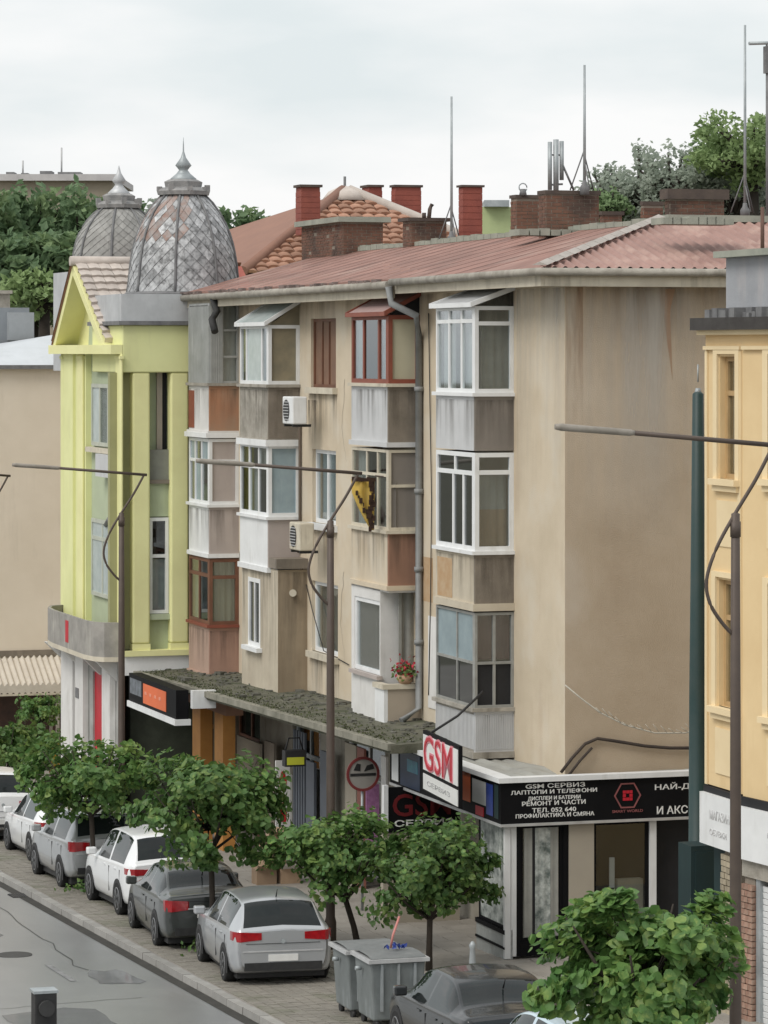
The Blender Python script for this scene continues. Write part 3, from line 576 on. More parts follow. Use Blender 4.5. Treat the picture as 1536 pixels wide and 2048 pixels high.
GRIME = grime('grime_drips', (.085, .07, .055)); RUSTG = grime('rust_drips', (.30, .15, .07)); GREYG = grime('grey_wash', (.58, .55, .50), .8, .7); GRIMEF = grime('flank_grime', (.22, .17, .13), .5, 1.2)
def drip(fr, a0, a1, z0, z1, m=None, e=.005):
    mb = MB(); mb.quad(fr.p(a0, z0, e), fr.p(a1, z0, e), fr.p(a1, z1, e), fr.p(a0, z1, e)); return mb.build('drip_stain', m or GRIME, MAIN)
for h in holes: drip(S0, h[0] - .1, h[1] + .1, h[2] - 1.3, h[2] - .14)
drip(S0, UL, 0, 11.2, 12.2, GRIMEF, .004); drip(FL, 0, 12, 11.2, 12.22, GRIMEF, .003); drip(FL, 0.02, 12, 7.2, 12.2, GREYG, .0045); drip(FL, .02, .35, 9.2, 12.2, RUSTG, .006); drip(S0, -2.6, -.02, 8.2, 12.2, GREYG, .006)
for (at, frp, flp, ys) in ((1028, 950, 872, ((905, 800), (1212, 1116), (1500, 1430))), (840, 777, 703, ((880, 780), (1170, 1070))), (600, 537, 480, ((875, 780), (1390, 1145))), (478, 419, 378, ((858, 778), (1105, 1020), (1345, 1262)))):
    ur, vf, ul = bay_dims(at, frp, flp)
    for (yb, yt) in ys:
        if yb == 1390: ur, vf, ul = ur1, vf1, ul1
        drip(street(vf), ul + .02, ur - .02, Z(yb, ur, vf), Z(yt, ur, vf)); drip(flank(ur), vf + .02, -.02, Z(yb, ur, vf), Z(yt, ur, vf))
ua_ = U(624); drip(S0, ua_ - .3, ua_ + .5, Z(905, ua_, 0), Z(800, ua_, 0), grime('dark_smear', (.05, .035, .025), .8), .007)

# hairline cracks, cables and repaired plaster on the long walls
CRACK = mat('crack_dark', (.12, .09, .065), (.09, .07, .05), 5, .95, 0); rr = None
def crack(fr, pts, seed):
    rr = random.Random(seed); mb = MB(); P = []
    for (a0, z0), (a1, z1) in zip(pts, pts[1:]):
        for i in range(7): t = i / 7; P.append((a0 + (a1 - a0) * t + rr.gauss(0, .03), z0 + (z1 - z0) * t + rr.gauss(0, .02)))
    P.append(pts[-1])
    for k, (p, q) in enumerate(zip(P, P[1:])):
        w_ = .006 * (1 - k / len(P)) + .002; mb.quad(fr.p(p[0] - w_, p[1], .0075), fr.p(p[0] + w_, p[1], .0075), fr.p(q[0] + w_, q[1], .0075), fr.p(q[0] - w_, q[1], .0075))
    return mb.build('crack', CRACK, MAIN)
crack(S0, [(U(690), 10.4), (U(684), 9.3), (U(694), 8.6)], 4); crack(S0, [(U(688), 6.2), (U(682), 5.0), (U(690), 4.2)], 6)
for pts in (((U(604), -.03, 6.2), (U(650), -.03, 4.3), (U(700), -.03, 4.15)), ((U(860), -.03, 11.8), (U(866), -.03, 8.0), (U(860), -.03, 4.0))):
    q = [Vector(p) for p in pts]; MB().tube([q[0], q[0].lerp(q[1], .5) - Vector((0, 0, .08)), q[1], q[1].lerp(q[2], .5) + Vector((.03, 0, 0)), q[2]], .011, 5).build('wall_cable', TRIM, MAIN)
# ---- roof
EV, EU, ZE, ZR, RV = -.72, .62, 12.5, 13.55, 3.2
rf = MB()
e0, e1 = UL - .45, EU; hipu = -3.3
for i in range(40):                             # front slope in sheet strips, each a touch proud of the next
    a, b = e0 + (hipu - e0) * i / 40, e0 + (hipu - e0) * (i + 1) / 40; dz = .005 * (i % 2)
    rf.quad(Vector((a, EV, ZE + dz)), Vector((b, EV, ZE + dz)), Vector((b, RV, ZR + dz)), Vector((a, RV, ZR + dz)))
    rf.quad(Vector((a, EV, ZE + dz - .05)), Vector((b, EV, ZE + dz - .05)), Vector((b, EV, ZE + dz)), Vector((a, EV, ZE + dz)))
rf.add([Vector((hipu, EV, ZE)), Vector((EU, EV, ZE)), Vector((hipu, RV, ZR))], [(0, 1, 2)])
rf.quad(Vector((e0, RV, ZR)), Vector((hipu, RV, ZR)), Vector((hipu, 9, 12.5)), Vector((e0, 9, 12.5)))
rf.build('roof', ROOFRED, MAIN)
# corrugated flank roof
cr = MB(); wl = .21; nn = int(13 / wl * 6); prev = None
for i in range(nn):
    v = EV + 13 * i / nn; ph = math.sin(2 * math.pi * (v - EV) / wl) * .035 + .03
    if v < RV: top = (EU - (v - EV), ZE + (ZR - ZE) * (v - EV) / (RV - EV))
    else: top = (hipu, ZR)
    k = len(cr.v); cr.v += [(EU + .06, v, ZE + ph), (top[0], v, top[1] + ph)]
    if i: cr.f.append((k - 2, k, k + 1, k - 1)); cr.sm.add(len(cr.f) - 1)
cr.build('corrugated_roof', mat('corrugated_red_sheet', (.39, .24, .205), (.28, .17, .145), 1.2, .65, .1, blot=(.50, .36, .30), bfac=.5, blsc=1.2, streak=(.25, .13, .11), sfac=.4), MAIN)
# pale hip capping, ridge flashing
hp = MB(); n = 14
for i in range(n):
    t0, t1 = i / n, (i + 1) / n - .01
    p = lambda t, o, h: Vector((EU - (RV - EV) * t + o, EV + (RV - EV) * t + o, ZE + (ZR - ZE) * t + h + .03))
    hp.add([p(t0, -.11, .05), p(t0, .11, .05), p(t1, .11, .06), p(t1, -.11, .06), p(t0, 0, .11), p(t1, 0, .12)], [(0, 4, 5, 3), (4, 1, 2, 5), (0, 1, 4), (3, 5, 2)])
hp.build('hip_capping', mat('pale_capping', (.45, .41, .375), (.34, .31, .28), 3, .8, .2), MAIN)
rg = MB()
for i in range(48):
    a = e0 + (hipu - e0) * i / 48; h = random.uniform(.03, .09)
    rg.bx(a, a + .44, RV - .22, RV + .1, ZR - .05, ZR + h)
rg.bx(hipu - .18, hipu + .2, RV + .1, 12, ZR + .0, ZR + .13)
rg.build('ridge_flashing', CAPCONC, MAIN)
# eaves: fascia boards and gutter
ev = MB(); ust = U(783, EV)
ev.bx(e0, ust - .15, EV + .05, EV + .12, 12.12, 12.42); ev.bx(ust + .1, EU - .08, EV + .05, EV + .12, 12.2, 12.45); ev.bx(EU - .12, EU - .05, EV + .12, 12, 12.2, 12.46)
ev.build('fascia', CREAM, MAIN)
gt = MB()
gt.tube([Vector((e0, EV - .06, 12.36)), Vector((ust, EV - .06, 12.38))], .085, 10); gt.tube([Vector((ust + .15, EV - .06, 12.43)), Vector((EU + .05, EV - .06, 12.46)), Vector((EU + .1, 12, 12.47))], .075, 10)
gt.build('gutter', CONCRETE, MAIN)
so_ = MB(); so_.bx(e0, EU - .12, EV + .12, -.002, 12.24, 12.29); so_.bx(.002, EU - .12, 0, 12, 12.24, 12.29); so_.build('soffit', mat('soffit_board', (.40, .36, .29), (.3, .27, .22), 2, .9, .2), MAIN)
# torn roof edge pieces
tr = MB(); rr = random.Random(9)
for i in range(60):
    a = e0 + rr.random() * (ust - e0); tr.bx(a, a + rr.uniform(.1, .4), EV - .1, EV + .02, 12.46 + rr.uniform(-.03, .0), 12.49 + rr.uniform(0, .03))
tag(tr.build('roof_edge', mat('edge_scraps', (.25, .18, .16), (.15, .12, .11), 4, .9, .3), MAIN), kind='stuff')
# downpipes
PIPE = mat('grey_pipe', (.26, .27, .27), (.2, .205, .205), 4, .6, .1, streak=(.36, .36, .35), sfac=.4)
ud = U(846); dp = MB()
dp.tube([Vector((ust, EV - .06, 12.35)), Vector((ust, EV + .0, 12.0)), Vector((ust + .5, -.35, 11.75)), Vector((ud, -.09, 11.35)), Vector((ud, -.09, 3.7)), Vector((ud + .1, -.5, 3.45))], .075, 10)
for z in (10.2, 8.1, 6.5, 5.0): dp.tube([Vector((ud, -.09, z)), Vector((ud, -.09, z + .1))], .1, 10)
dp.build('downpipe', PIPE, MAIN)
ud2 = U(486, -.1); MB().tube([Vector((ud2 - .3, EV - .05, 12.33)), Vector((ud2 - .3, EV + .05, 12.0)), Vector((ud2 - .1, -.85, 11.8)), Vector((ud2 + .15, -.84, 11.5))], .09, 10).build('downpipe', mat('dark_pipe', (.05, .05, .05), (.03, .03, .03), 4, .8, .1), MAIN)
ud3 = U(604); MB().tube([Vector((ud3, -.05, 9.4)), Vector((ud3, -.05, 6.7)), Vector((ud3 - .1, -.05, 6.4))], .035, 6).build('cable_pipe', mat('brown_pipe', (.12, .09, .07), (.1, .08, .06), 4, .8, 0), MAIN)
# brown panel painting the shade under the eaves by the downpipe
MB().box(U(800), U(838), 11.35, 12.2, .002, .01, S0).build('eaves_shade_panel', CONC_BROWN, MAIN)
# ---- chimneys
def chimney(parent, u0, u1, v0, v1, zb, zt, brick=True, m=None, cap=CAPCONC, over=.09, capz=.08, label=None):
    m = m or BRICK
    c = MB().bx(u0, u1, v0, v1, zb, zt); o = c.build('chimney', MORTAR if brick else m, parent)
    if label: o['label'] = label
    if brick:
        b = MB(); h = .075; n = int((zt - zb) / h); r = random.Random(int(u0 * 100))
        for k in range(n):
            z = zb + k * h + .006
            for (fr, a0, a1) in ((street(v0), u0, u1), (flank(u1), v0, v1)):
                a = a0 - (.12 if k % 2 else 0)
                while a < a1:
                    p, q = max(a, a0), min(a + .235, a1)
                    if q - p > .04 and r.random() > .02:
                        e = r.uniform(.004, .016); b.box(p + .005, q - .005, z, z + h - .013, -.02, e, fr)
                    a += .245
        tag(b.build('brickwork', m, o), kind='stuff')
    else:
        b = MB(); r = random.Random(int(u0 * 100)); h = .15
        for k in range(int((zt - zb) / h)): b.bx(u0 - .008, u1 + .008, v0 - .008, v1 + .008, zb + k * h + .012, zb + (k + 1) * h - .004)
        b.build('brick_courses', m, o)
    if cap: MB().bx(u0 - over, u1 + over, v0 - over, v1 + over, zt, zt + capz).build('chimney_cap', cap, o)
    return o
def chim_px(parent, x0, xc, x1, ytop, ybot, v0, **kw):   # left edge, corner, right edge in the photo; v0 of the street face
    uc = U(xc, v0); u0 = U(x0, v0); v1 = V(x1, uc)
    return chimney(parent, u0, uc, v0, v1, Z(ybot, uc, v0), Z(ytop, uc, v0), **kw)
SOOT = mat('sooty_cap', (.07, .055, .05), (.11, .085, .07), 3, .95, .3)
chim_px(MAIN, 1022, 1033, 1079, 396, 500, 2.75, cap=SOOT, over=.03, capz=.07)
chim_px(MAIN, 1078, 1092, 1198, 388, 492, 2.5, cap=SOOT, over=.03, capz=.08)
c_ = chim_px(MAIN, 1330, 1340, 1448, 398, 462, 3.6, cap=SOOT, over=.08, capz=.2)
chim_px(MAIN, 604, 686, 766, 444, 545, 2.6, over=.16, capz=.13)
chim_px(MAIN, 806, 822, 893, 442, 510, 2.9, cap=SOOT, over=.1, capz=.08)
chim_px(MAIN, 1200, 1206, 1244, 430, 460, 4.6, cap=SOOT, over=.04)
chim_px(MAIN, 1282, 1287, 1326, 410, 450, 5.5, cap=SOOT, over=.02)
chim_px(MAIN, 918, 926, 964, 374, 490, 4.0, brick=False, m=BRICKRED, cap=SOOT, over=.05, capz=.05)
for (x0, x1, y) in ((1035, 1205, 492), (1322, 1460, 455)):
    fb = MB()
    for i in range(8):
        xx = x0 + (x1 - x0) * i / 8; uc = U(1092 if x0 < 1200 else 1340, 2.3); v = V(xx, uc)
        fb.bx(uc - .5, uc + .12, v, v + .2, ZR - .16, ZR - .06 + random.uniform(0, .05))
    tag(fb.build('chimney_flashing', CAPCONC, MAIN), kind='stuff')
# raised rear wing of the roof at the right
rw = MB()
z_, ru = 13.9, -4.6
rw.quad(Vector((hipu + 2.6, 7.2, 13.0)), Vector((hipu + 2.6, 16, 13.0)), Vector((ru, 16, 14.6)), Vector((ru, 7.2, 14.25)))
rw.add([Vector((hipu + 2.6, 7.2, 13.0)), Vector((ru, 7.2, 14.25)), Vector((-8, 7.2, 13.0))], [(0, 1, 2)])
rw.build('rear_roof', MATS['corrugated_red_sheet'], MAIN)
MB().tube([Vector((ru, 7.2, 14.28)), Vector((ru, 16, 14.63))], .1, 8).build('ridge_tiles', ROOFTILE_PALE, MAIN)

# ---- canopy over the shops
CZ0, CZ1 = 3.0, 3.43; CU0, CU1, CVF = -26.0, -4.2, -2.0
cz = lambda u: CZ0 + (CZ1 - CZ0) * (u - CU0) / (CU1 - CU0)
cn = MB(); n = 24
for i in range(n):
    a, b = CU0 + (CU1 - CU0) * i / n, CU0 + (CU1 - CU0) * (i + 1) / n
    za, zb = cz(a), cz(b); t = .16
    cn.quad(Vector((a, CVF, za)), Vector((b, CVF, zb)), Vector((b, -.003, zb + .1)), Vector((a, -.003, za + .1)))
    cn.quad(Vector((a, -.003, za - t)), Vector((b, -.003, zb - t)), Vector((b, CVF, zb - t)), Vector((a, CVF, za - t)))
    cn.quad(Vector((a, CVF, za - t)), Vector((b, CVF, zb - t)), Vector((b, CVF, zb)), Vector((a, CVF, za)))
cn.quad(Vector((CU0, -.003, cz(CU0) - .16)), Vector((CU0, CVF, cz(CU0) - .16)), Vector((CU0, CVF, cz(CU0))), Vector((CU0, -.003, cz(CU0) + .1)))
cn.quad(Vector((CU1, CVF, cz(CU1) - .16)), Vector((CU1, -.003, cz(CU1) - .16)), Vector((CU1, -.003, cz(CU1) + .1)), Vector((CU1, CVF, cz(CU1))))
CAN = cn.build('canopy', MOSS, MAIN)
rb = MB(); rr = random.Random(21)
for i in range(420):
    u, v = rr.uniform(CU0 + .2, CU1 - .2), -abs(rr.gauss(0, .8)) - .05
    if v < CVF + .05: continue
    s = rr.uniform(.02, .08) * (2 if rr.random() < .08 else 1); z = cz(u) + .1 * (1 + v / 2.0)
    k_ = rr.randint(4, 6); a_ = rr.random() * 6.28; rb.vprism([(u + s * 1.5 * rr.uniform(.6, 1.2) * math.cos(a_ + 6.283 * i_ / k_), v + s * rr.uniform(.6, 1.2) * math.sin(a_ + 6.283 * i_ / k_)) for i_ in range(k_)], z - .03, z + s * rr.uniform(.2, .6))
tag(rb.build('canopy_rubble', RUBBLE, CAN), kind='stuff')
gr = MB()
for i in range(2200):
    u, v = rr.uniform(CU0 + .2, CU1 - .2), -2 + abs(rr.gauss(0, .45))
    if v > -.1: continue
    leafquad(gr, (u, v, cz(u) + .1 * (1 + v / 2) + .02), rr.uniform(.015, .035), rr, 1.2)
tag(gr.build('canopy_moss', mat('dark_moss', (.09, .10, .04), (.05, .06, .03), 3, .95, 0), CAN), kind='stuff')
ed = MB()
for i in range(22):
    a = CU0 + (CU1 - CU0) * i / 22; b = a + (CU1 - CU0) / 22 - .02; za = cz(a)
    ed.add([Vector((a, CVF - .06, za - .10)), Vector((b, CVF - .06, cz(b) - .10)), Vector((b, CVF - .06, cz(b) + .03)), Vector((a, CVF - .06, za + .03)),
            Vector((a, CVF + .12, za - .10)), Vector((b, CVF + .12, cz(b) - .10)), Vector((b, CVF + .12, cz(b) + .03)), Vector((a, CVF + .12, za + .03))], [(0, 1, 2, 3), (3, 2, 6, 7), (0, 4, 5, 1), (1, 5, 6, 2), (0, 3, 7, 4)])
ed.build('canopy_edge', mat('stained_ledge', (.30, .285, .235), (.17, .165, .13), 1.6, .95, .4, streak=(.09, .09, .06), sfac=.6, ssc=3), CAN)
# ---- ground-floor wall behind the canopy with its shopfronts
gf = MB(); gh = [(U(x0, 0), U(x1, 0), Z(yb, U(x1), 0), cz(U(x0)) - .45) for (x0, x1, yb) in ((412, 440, 1560), (470, 520, 1760), (585, 640, 1800), (690, 770, 1800))]
gh = [(a, b, G((a + b) / 2) + .1, t) for a, b, _, t in gh]
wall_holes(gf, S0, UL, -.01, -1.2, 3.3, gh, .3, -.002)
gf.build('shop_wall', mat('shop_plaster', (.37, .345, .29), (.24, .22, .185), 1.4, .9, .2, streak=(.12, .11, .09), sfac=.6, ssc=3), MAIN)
for i, (a, b, z0, z1_) in enumerate(gh):
    fo = glazing(S0, MAIN, a, b, z0, z1_, [ORANGEWOOD, BROWN, STEEL, WHITE][i], (.5,), (.7,), .1, -.1, .08, GLASS_DARK, 'shop_window', True)
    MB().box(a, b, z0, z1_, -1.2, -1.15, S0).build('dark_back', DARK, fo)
# orange posts and lintel
for x in (405, 450):
    uu = U(x, -1.2); MB().bx(uu - .38, uu + .38, -1.35, -1.05, G(uu), 2.55 + (.0 if x == 405 else .02)).build('timber_post', ORANGEWOOD, MAIN)
MB().bx(U(388, -1.2), U(470, -1.2), -1.42, -1.0, 2.55, 2.86).build('timber_lintel', TERRACOTTA, MAIN)
# cream fascia panel, grey cladding panels and door leaves under the canopy
for (x0, x1, y0, y1, m, nm) in ((474, 520, 1590, 1470, SHOPCREAM, 'fascia_panel'), (528, 548, 1700, 1480, CONC_BROWN, 'fascia_panel'), (555, 580, 1700, 1540, WHITEWALL, 'fascia_panel'), (640, 656, 1640, 1500, mat('blue_grey_door', (.12, .14, .17), (.1, .115, .14), 2, .5, 0), 'door_leaf'), (612, 628, 1700, 1520, MATS['blue_grey_door'], 'door_leaf')):
    v = -.35; a, b = U(x0, v), U(x1, v); MB().box(a, b, max(G(a), Z(y0, a, v)), Z(y1, a, v), -.06, 0, street(v)).build(nm, m, MAIN)
for k in range(5):
    a = U(588 + k * 5, -.3); MB().box(a, a + .11, G(a) + .1, 2.4, -.03, .02, street(-.3)).build('door_slat', MATS['blue_grey_door'], MAIN)
for (x0, x1, m) in ((690, 712, SHOPCREAM), (714, 728, mat('brick_red_door', (.30, .12, .09), (.24, .1, .08), 2, .6, .05)), (762, 772, WHITEWALL)):
    v = -.5; a, b = U(x0, v), U(x1, v); MB().box(a, b, G(a), 2.6, -.05, 0, street(v)).build('door_panel', m, MAIN)
# ---- corner shop under the main block
SHOP = thing('corner_shop', 'single-storey corner phone shop wrapped in a black sign band', 'shop')
SU, SV = .46, None; SV = V(1002, SU); SZ0, SZ1 = Z(1649, SU, SV), Z(1564, SU, SV); SVR = 3.6; SUL = U(780, SV)
sb = MB(); sb.bx(SUL, SU, SV, SV + .14, SZ0, SZ1 - .02); sb.bx(SU - .14, SU, SV + .14, SVR, SZ0, SZ1 - .02); BAND = sb.build('sign_band', BLACK, SHOP)
ct = MB(); ct.bx(SUL - .05, SU + .06, SV - .06, SV + .25, SZ1 - .02, SZ1 + .07); ct.bx(SU - .18, SU + .06, SV + .25, SVR, SZ1 - .02, SZ1 + .07); ct.build('white_coping', WHITE, SHOP)
cb = MB(); cb.bx(SUL, SU + .02, SV - .02, SV + .02, SZ0 - .05, SZ0); cb.bx(SU - .02, SU + .02, SV + .02, SVR, SZ0 - .05, SZ0); cb.build('band_trim', BRIGHTMETAL, SHOP)
sr = MB(); n = 9                                  # crumpled grey sheet on the shop roof
for (x0, x1, y0, y1) in ((SUL, SU - .12, SV + .2, -.004), (.004, SU - .12, 0, SVR)):
    k = len(sr.v); rr = random.Random(4)
    for i in range(n + 1):
        for j in range(n + 1): sr.v.append((x0 + (x1 - x0) * i / n, y0 + (y1 - y0) * j / n, SZ1 - .03 + rr.uniform(0, .09)))
    for i in range(n):
        for j in range(n): sr.f.append((k + i * (n + 1) + j, k + (i + 1) * (n + 1) + j, k + (i + 1) * (n + 1) + j + 1, k + i * (n + 1) + j + 1))
sr.build('roof_sheet', mat('grey_tarpaulin', (.36, .36, .33), (.28, .28, .26), 2, .7, .2), SHOP)
MB().bx(SUL + .1, SU - .16, SV + .16, -.01, SZ0 - .01, SZ0 + .03).bx(0.01, SU - .16, 0, SVR, SZ0 - .01, SZ0 + .03).build('shop_ceiling', WHITEWALL, SHOP)
wu, wv = SU - .12, SV + .12; SF, SS = flank(wu), street(wv)
px = lambda x: V(x, wu)
def pillar(x0, x1, m, d0=-.24, d1=0, z0=None): return MB().box(px(x0), px(x1), G(2) if z0 is None else z0, SZ0 - .05, d0, d1, SF).build('pillar', m, SHOP)
pillar(1022, 1033, WHITE); pillar(1033, 1041, BLACK, -.2, .004); pillar(1127, 1137, BLACK, -.2, .004); pillar(1137, 1187, SHOPCREAM, -.2, .03); pillar(1299, 1312, WHITE, -.2, .02)
MB().box(px(1041), px(1127), G(2), .32, -.2, 0, SF).build('plinth', BLACK, SHOP)
def shopglass(a0, a1, z0, z1, fr, film, cols=()):
    fo = glazing(fr, SHOP, a0, a1, z0, z1, BLACK, cols, (), .06, -.03, .06, GLASS, 'shop_window', True)
    if film: MB().box(a0 + .05, a1 - .05, z0 + .05, z1 - .05, -.06, -.045, fr).build('window_film', film, fo)
    return fo
f1 = shopglass(px(1041), px(1127), .32, SZ0 - .05, SF, None, ())
for (x0, x1, m) in ((1050, 1066, CURT_G), (1066, 1072, DARK), (1072, 1102, BROCADE), (1102, 1118, CURT_G)): curtain(SF, f1, px(x0), px(x1), .4, SZ0 - .1, -.045, m, .01, .12)
f2 = shopglass(px(1187), px(1299), .15, SZ0 - .05, SF, None)
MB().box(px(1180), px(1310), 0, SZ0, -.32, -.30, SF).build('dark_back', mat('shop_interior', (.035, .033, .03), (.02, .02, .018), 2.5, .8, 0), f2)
MB().box(px(1240), px(1290), .15, 1.35, -.28, -.1, SF).build('counter', SHOPCREAM, f2)
MB().box(px(1226), px(1236), 1.2, 1.75, -.2, -.17, SF).build('poster', WHITEWALL, f2)
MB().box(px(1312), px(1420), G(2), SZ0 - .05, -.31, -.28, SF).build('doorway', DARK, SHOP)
# street side of the shop: printed film, low black rails
for k in range(1):
    a0 = wu - .02 - 1.55 * (k + 1); shopglass(a0 + .04, a0 + 1.51, .55, SZ0 - .05, SS, BROCADE)
    MB().box(a0 + 1.51, a0 + 1.59, G(1), SZ0 - .05, -.1, .01, SS).build('pillar', WHITE if k == 0 else SHOPCREAM, SHOP)
MB().box(wu - 1.6, wu, G(-2) - .05, .55, -.15, -.005, SS).build('plinth', mat('speckled_plinth', (.40, .42, .41), (.3, .31, .3), 6, .6, .1), SHOP)
for q0, q1 in ((.47, .55), (.2, .24)): MB().box(wu - 1.6, wu + .01, q0, q1, -.1, .02, SS).build('rail', BLACK, SHOP)
MB().box(wu - 2.3, wu - 1.7, G(-2), SZ0 - .03, -.9, -.3, SS).build('pier', mat('olive_grey_pier', (.17, .165, .13), (.12, .12, .10), 2, .8, .1), SHOP)
# signs on the band (flank side)
FB = flank(SU); bz = lambda y, x: Z(y, SU, V(x, SU))
lines = ['GSM СЕРВИЗ', 'ЛАПТОПИ И ТЕЛЕФОНИ', 'ДИСПЛЕИ И БАТЕРИИ', 'РЕМОНТ И ЧАСТИ', 'ТЕЛ. 052 640', 'ПРОФИЛАКТИКА И СМЯНА']
ext = [(1051, 1170, 1573), (1022, 1194, 1586), (1056, 1161, 1598), (1044, 1171, 1608), (1064, 1152, 1621), (1031, 1188, 1633)]
for s_, (x0, x1, y) in zip(lines, ext):
    a0, a1 = V(x0, SU), V(x1, SU); text(s_, FB, BAND, (a0 + a1) / 2, bz(y, x0), .003, WHITELET, h=.082, width=(a1 - a0), bold=.012, split=True)
a0 = V(1308, SU); text('НАЙ-ДОБРИТЕ', FB, BAND, a0, bz(1574, 1310), .003, WHITELET, h=.15, width=1.55, bold=.01, align='LEFT', split=True)
text('И АКСЕСОАРИ', FB, BAND, a0 + .04, bz(1621, 1310), .003, WHITELET, h=.15, width=1.45, bold=.01, align='LEFT', split=True)
ac, zc = V(1255, SU), bz(1591, 1255); hx = MB(); ro, ri = .265, .235
for i in range(6):
    t0, t1 = R(60 * i), R(60 * i + 60)
    hx.prism([(ac + ro * math.cos(t0), zc + ro * math.sin(t0)), (ac + ro * math.cos(t1), zc + ro * math.sin(t1)), (ac + ri * math.cos(t1), zc + ri * math.sin(t1)), (ac + ri * math.cos(t0), zc + ri * math.sin(t0))], .001, .01, FB)
hx.build('hexagon_emblem', mat('dull_red_line', (.30, .10, .10), (.22, .08, .08), 9, .5, 0), BAND)
em = MB(); rr = random.Random(2)
for (i, j) in ((-1, 1), (0, 1), (1, 1), (-1, 0), (1, 0), (0, -1), (1, -1), (-1, -1)): em.box(ac + i * .065 - .028, ac + i * .065 + .03, zc + j * .065 - .026, zc + j * .065 + .028, .001, .01, FB)
em.build('emblem_mark', REDLET, BAND)
text('SMART WORLD', FB, BAND, ac, bz(1622, 1255), .003, MATS['dull_red_line'], h=.05, width=.6, bold=.01)
# posters on the band's street side
SB = street(SV)
for (x0, x1, f0, f1_, m, nm) in ((784, 797, .08, .92, WHITE, 'white_panel'), (801, 840, .04, .97, NAVY, 'poster'), (815, 836, .45, .8, TEAL, 'poster_print'), (926, 941, .25, .98, ORANGE, 'orange_strip'), (945, 972, .3, .9, GREYPANEL, 'poster'), (952, 968, .02, .28, RED, 'poster_print'), (973, 986, .12, .9, BLUE, 'poster'), (989, 997, .1, .94, DARKGREEN, 'poster')):  # the first panel is plain white paint
    a, b = U(x0, SV), U(x1, SV); e = .012 if 'print' in nm else .006
    MB().box(a, b, SZ0 + (SZ1 - SZ0) * f0, SZ0 + (SZ1 - SZ0) * f1_ - .03, .001, e, SB).build(nm, m, BAND)
# GSM box sign standing out in front of the band
ug = U(881, -1.95); gz0, gz1 = Z(1598, ug, -1.95), Z(1478, ug, -1.95)
GS = thing('shop_sign', 'white box sign with big red letters GSM on a black frame', 'sign', (ug, -1.95, gz0), R(-5))
gw = 1.42; SGF = PLAIN
MB().bx(-gw, gw, .0, .07, 0, gz1 - gz0 + .02).build('sign_box', BLACK, GS)
zt = gz1 - gz0
MB().box(-gw + .06, gw - .05, .34 * zt + .02, zt - .05, .0, .012, SGF).build('white_face', WHITELET, GS)
MB().box(-gw + .06, gw - .05, .03, .32 * zt - .03, .0, .012, SGF).build('lower_panel', WHITELET, GS)
text('GSM', SGF, GS, -.12, .67 * zt, .014, mat('pink_letter', (.72, .30, .34), (.62, .2, .25), 5, .4, 0), h=.62 * zt, width=2.3, bold=.03, ex=.008, split=True)
text('GSM', SGF, GS, -.12, .67 * zt, .028, REDLET, h=.56 * zt, width=2.2, bold=-.008, ex=.004, split=True)
text('СЕРВИЗ', SGF, GS, -.1, .16 * zt, .014, mat('grey_letter', (.33, .33, .33), (.5, .5, .5), 12, .5, 0), h=.09, width=1.8)
MB().tube([Vector((-gw + .3, .1, zt)), Vector((-gw + .3, .6, zt + .3)), Vector((-gw + .3, 1.1, zt + .75))], .025, 6).build('bracket', TRIM, GS)
# black GSM board facing down the street under the canopy
ub = U(920, -.25); gb = thing('shop_sign', 'black board under the shop corner reading GSM in dark red', 'sign', (ub, 0, 0))
v0, v1 = V(776, ub), V(920, ub); zb0, zb1 = Z(1662, ub, -.8), Z(1572, ub, -.8); FG = flank(0)
MB().box(v0, v1, zb0, zb1, -.1, 0, FG).build('board', BLACK, gb)
MB().box(v0 - .09, v0, zb0, zb1 + .05, -.1, .02, FG).build('white_edge', WHITE, gb)
text('GSM', FG, gb, (v0 + v1) / 2 - .04, Z(1608, ub, -.8), .003, DARKRED, h=.44, width=1.2, bold=.01, split=True)
text('СЕРВИЗ', FG, gb, (v0 + v1) / 2, Z(1644, ub, -.8), .003, WHITELET, h=.13, width=1.22, bold=.015, split=True)
MB().box(v0 - .09, v1, G(ub), zb0, -.2, -.02, FG).build('board_base', SHOPCREAM, gb)

# ================================================================== AIR CONDITIONERS, WIRES ON THE WALLS
def aircon(label, px_, py_, v, kind):
    u = U(px_, v); o = thing('air_conditioner', label, 'air conditioner', (u, v, Z(py_, u, v)), R(-90), 'air conditioners on the facade')
    bevel(MB().bx(-.14, .2, -.42, .42, 0, .62).build('casing', kind, o), .03)
    MB().tube([Vector((.205, -.08, .31)), Vector((.215, -.08, .31))], .24, 20).build('fan_grille', TRIM, o)
    for k in range(7): MB().bx(.216, .224, -.3, .14, .1 + k * .065, .115 + k * .065).build('grille_bar', GREYPANEL, o)
    for y_ in (-.36, .32): MB().bx(-.25, .18, y_, y_ + .04, -.06, 0).build('bracket', TRIM, o)
    return o
ur, vf, ul = bay_dims(600, 537, 480)
aircon('white air conditioner on the top storey beside the window with brown shutters', 592, 848, -.55, WHITE)
aircon('pale air conditioner on the middle storey below the white framed window', 606, 1100, -.55, CREAM)
cw = [(1130, 1370), (1160, 1395), (1200, 1425), (1250, 1450), (1310, 1466), (1370, 1466), (1402, 1457)]
cb = MB(); cpts = [Vector((.25 + .9 * i / 6, V(x, .25 + .9 * i / 6), Z(y, .25 + .9 * i / 6, V(x, .25 + .9 * i / 6)))) for i, (x, y) in enumerate(cw)]
cb.tube(cpts, .014, 6)
for i in range(14):
    t = .35 + .6 * i / 14; k = int(t * 6); p = cpts[k].lerp(cpts[k + 1], t * 6 - k); cb.tube([p, p + Vector((.02, -.14, .12 + .05 * math.sin(i)))], .006, 4)
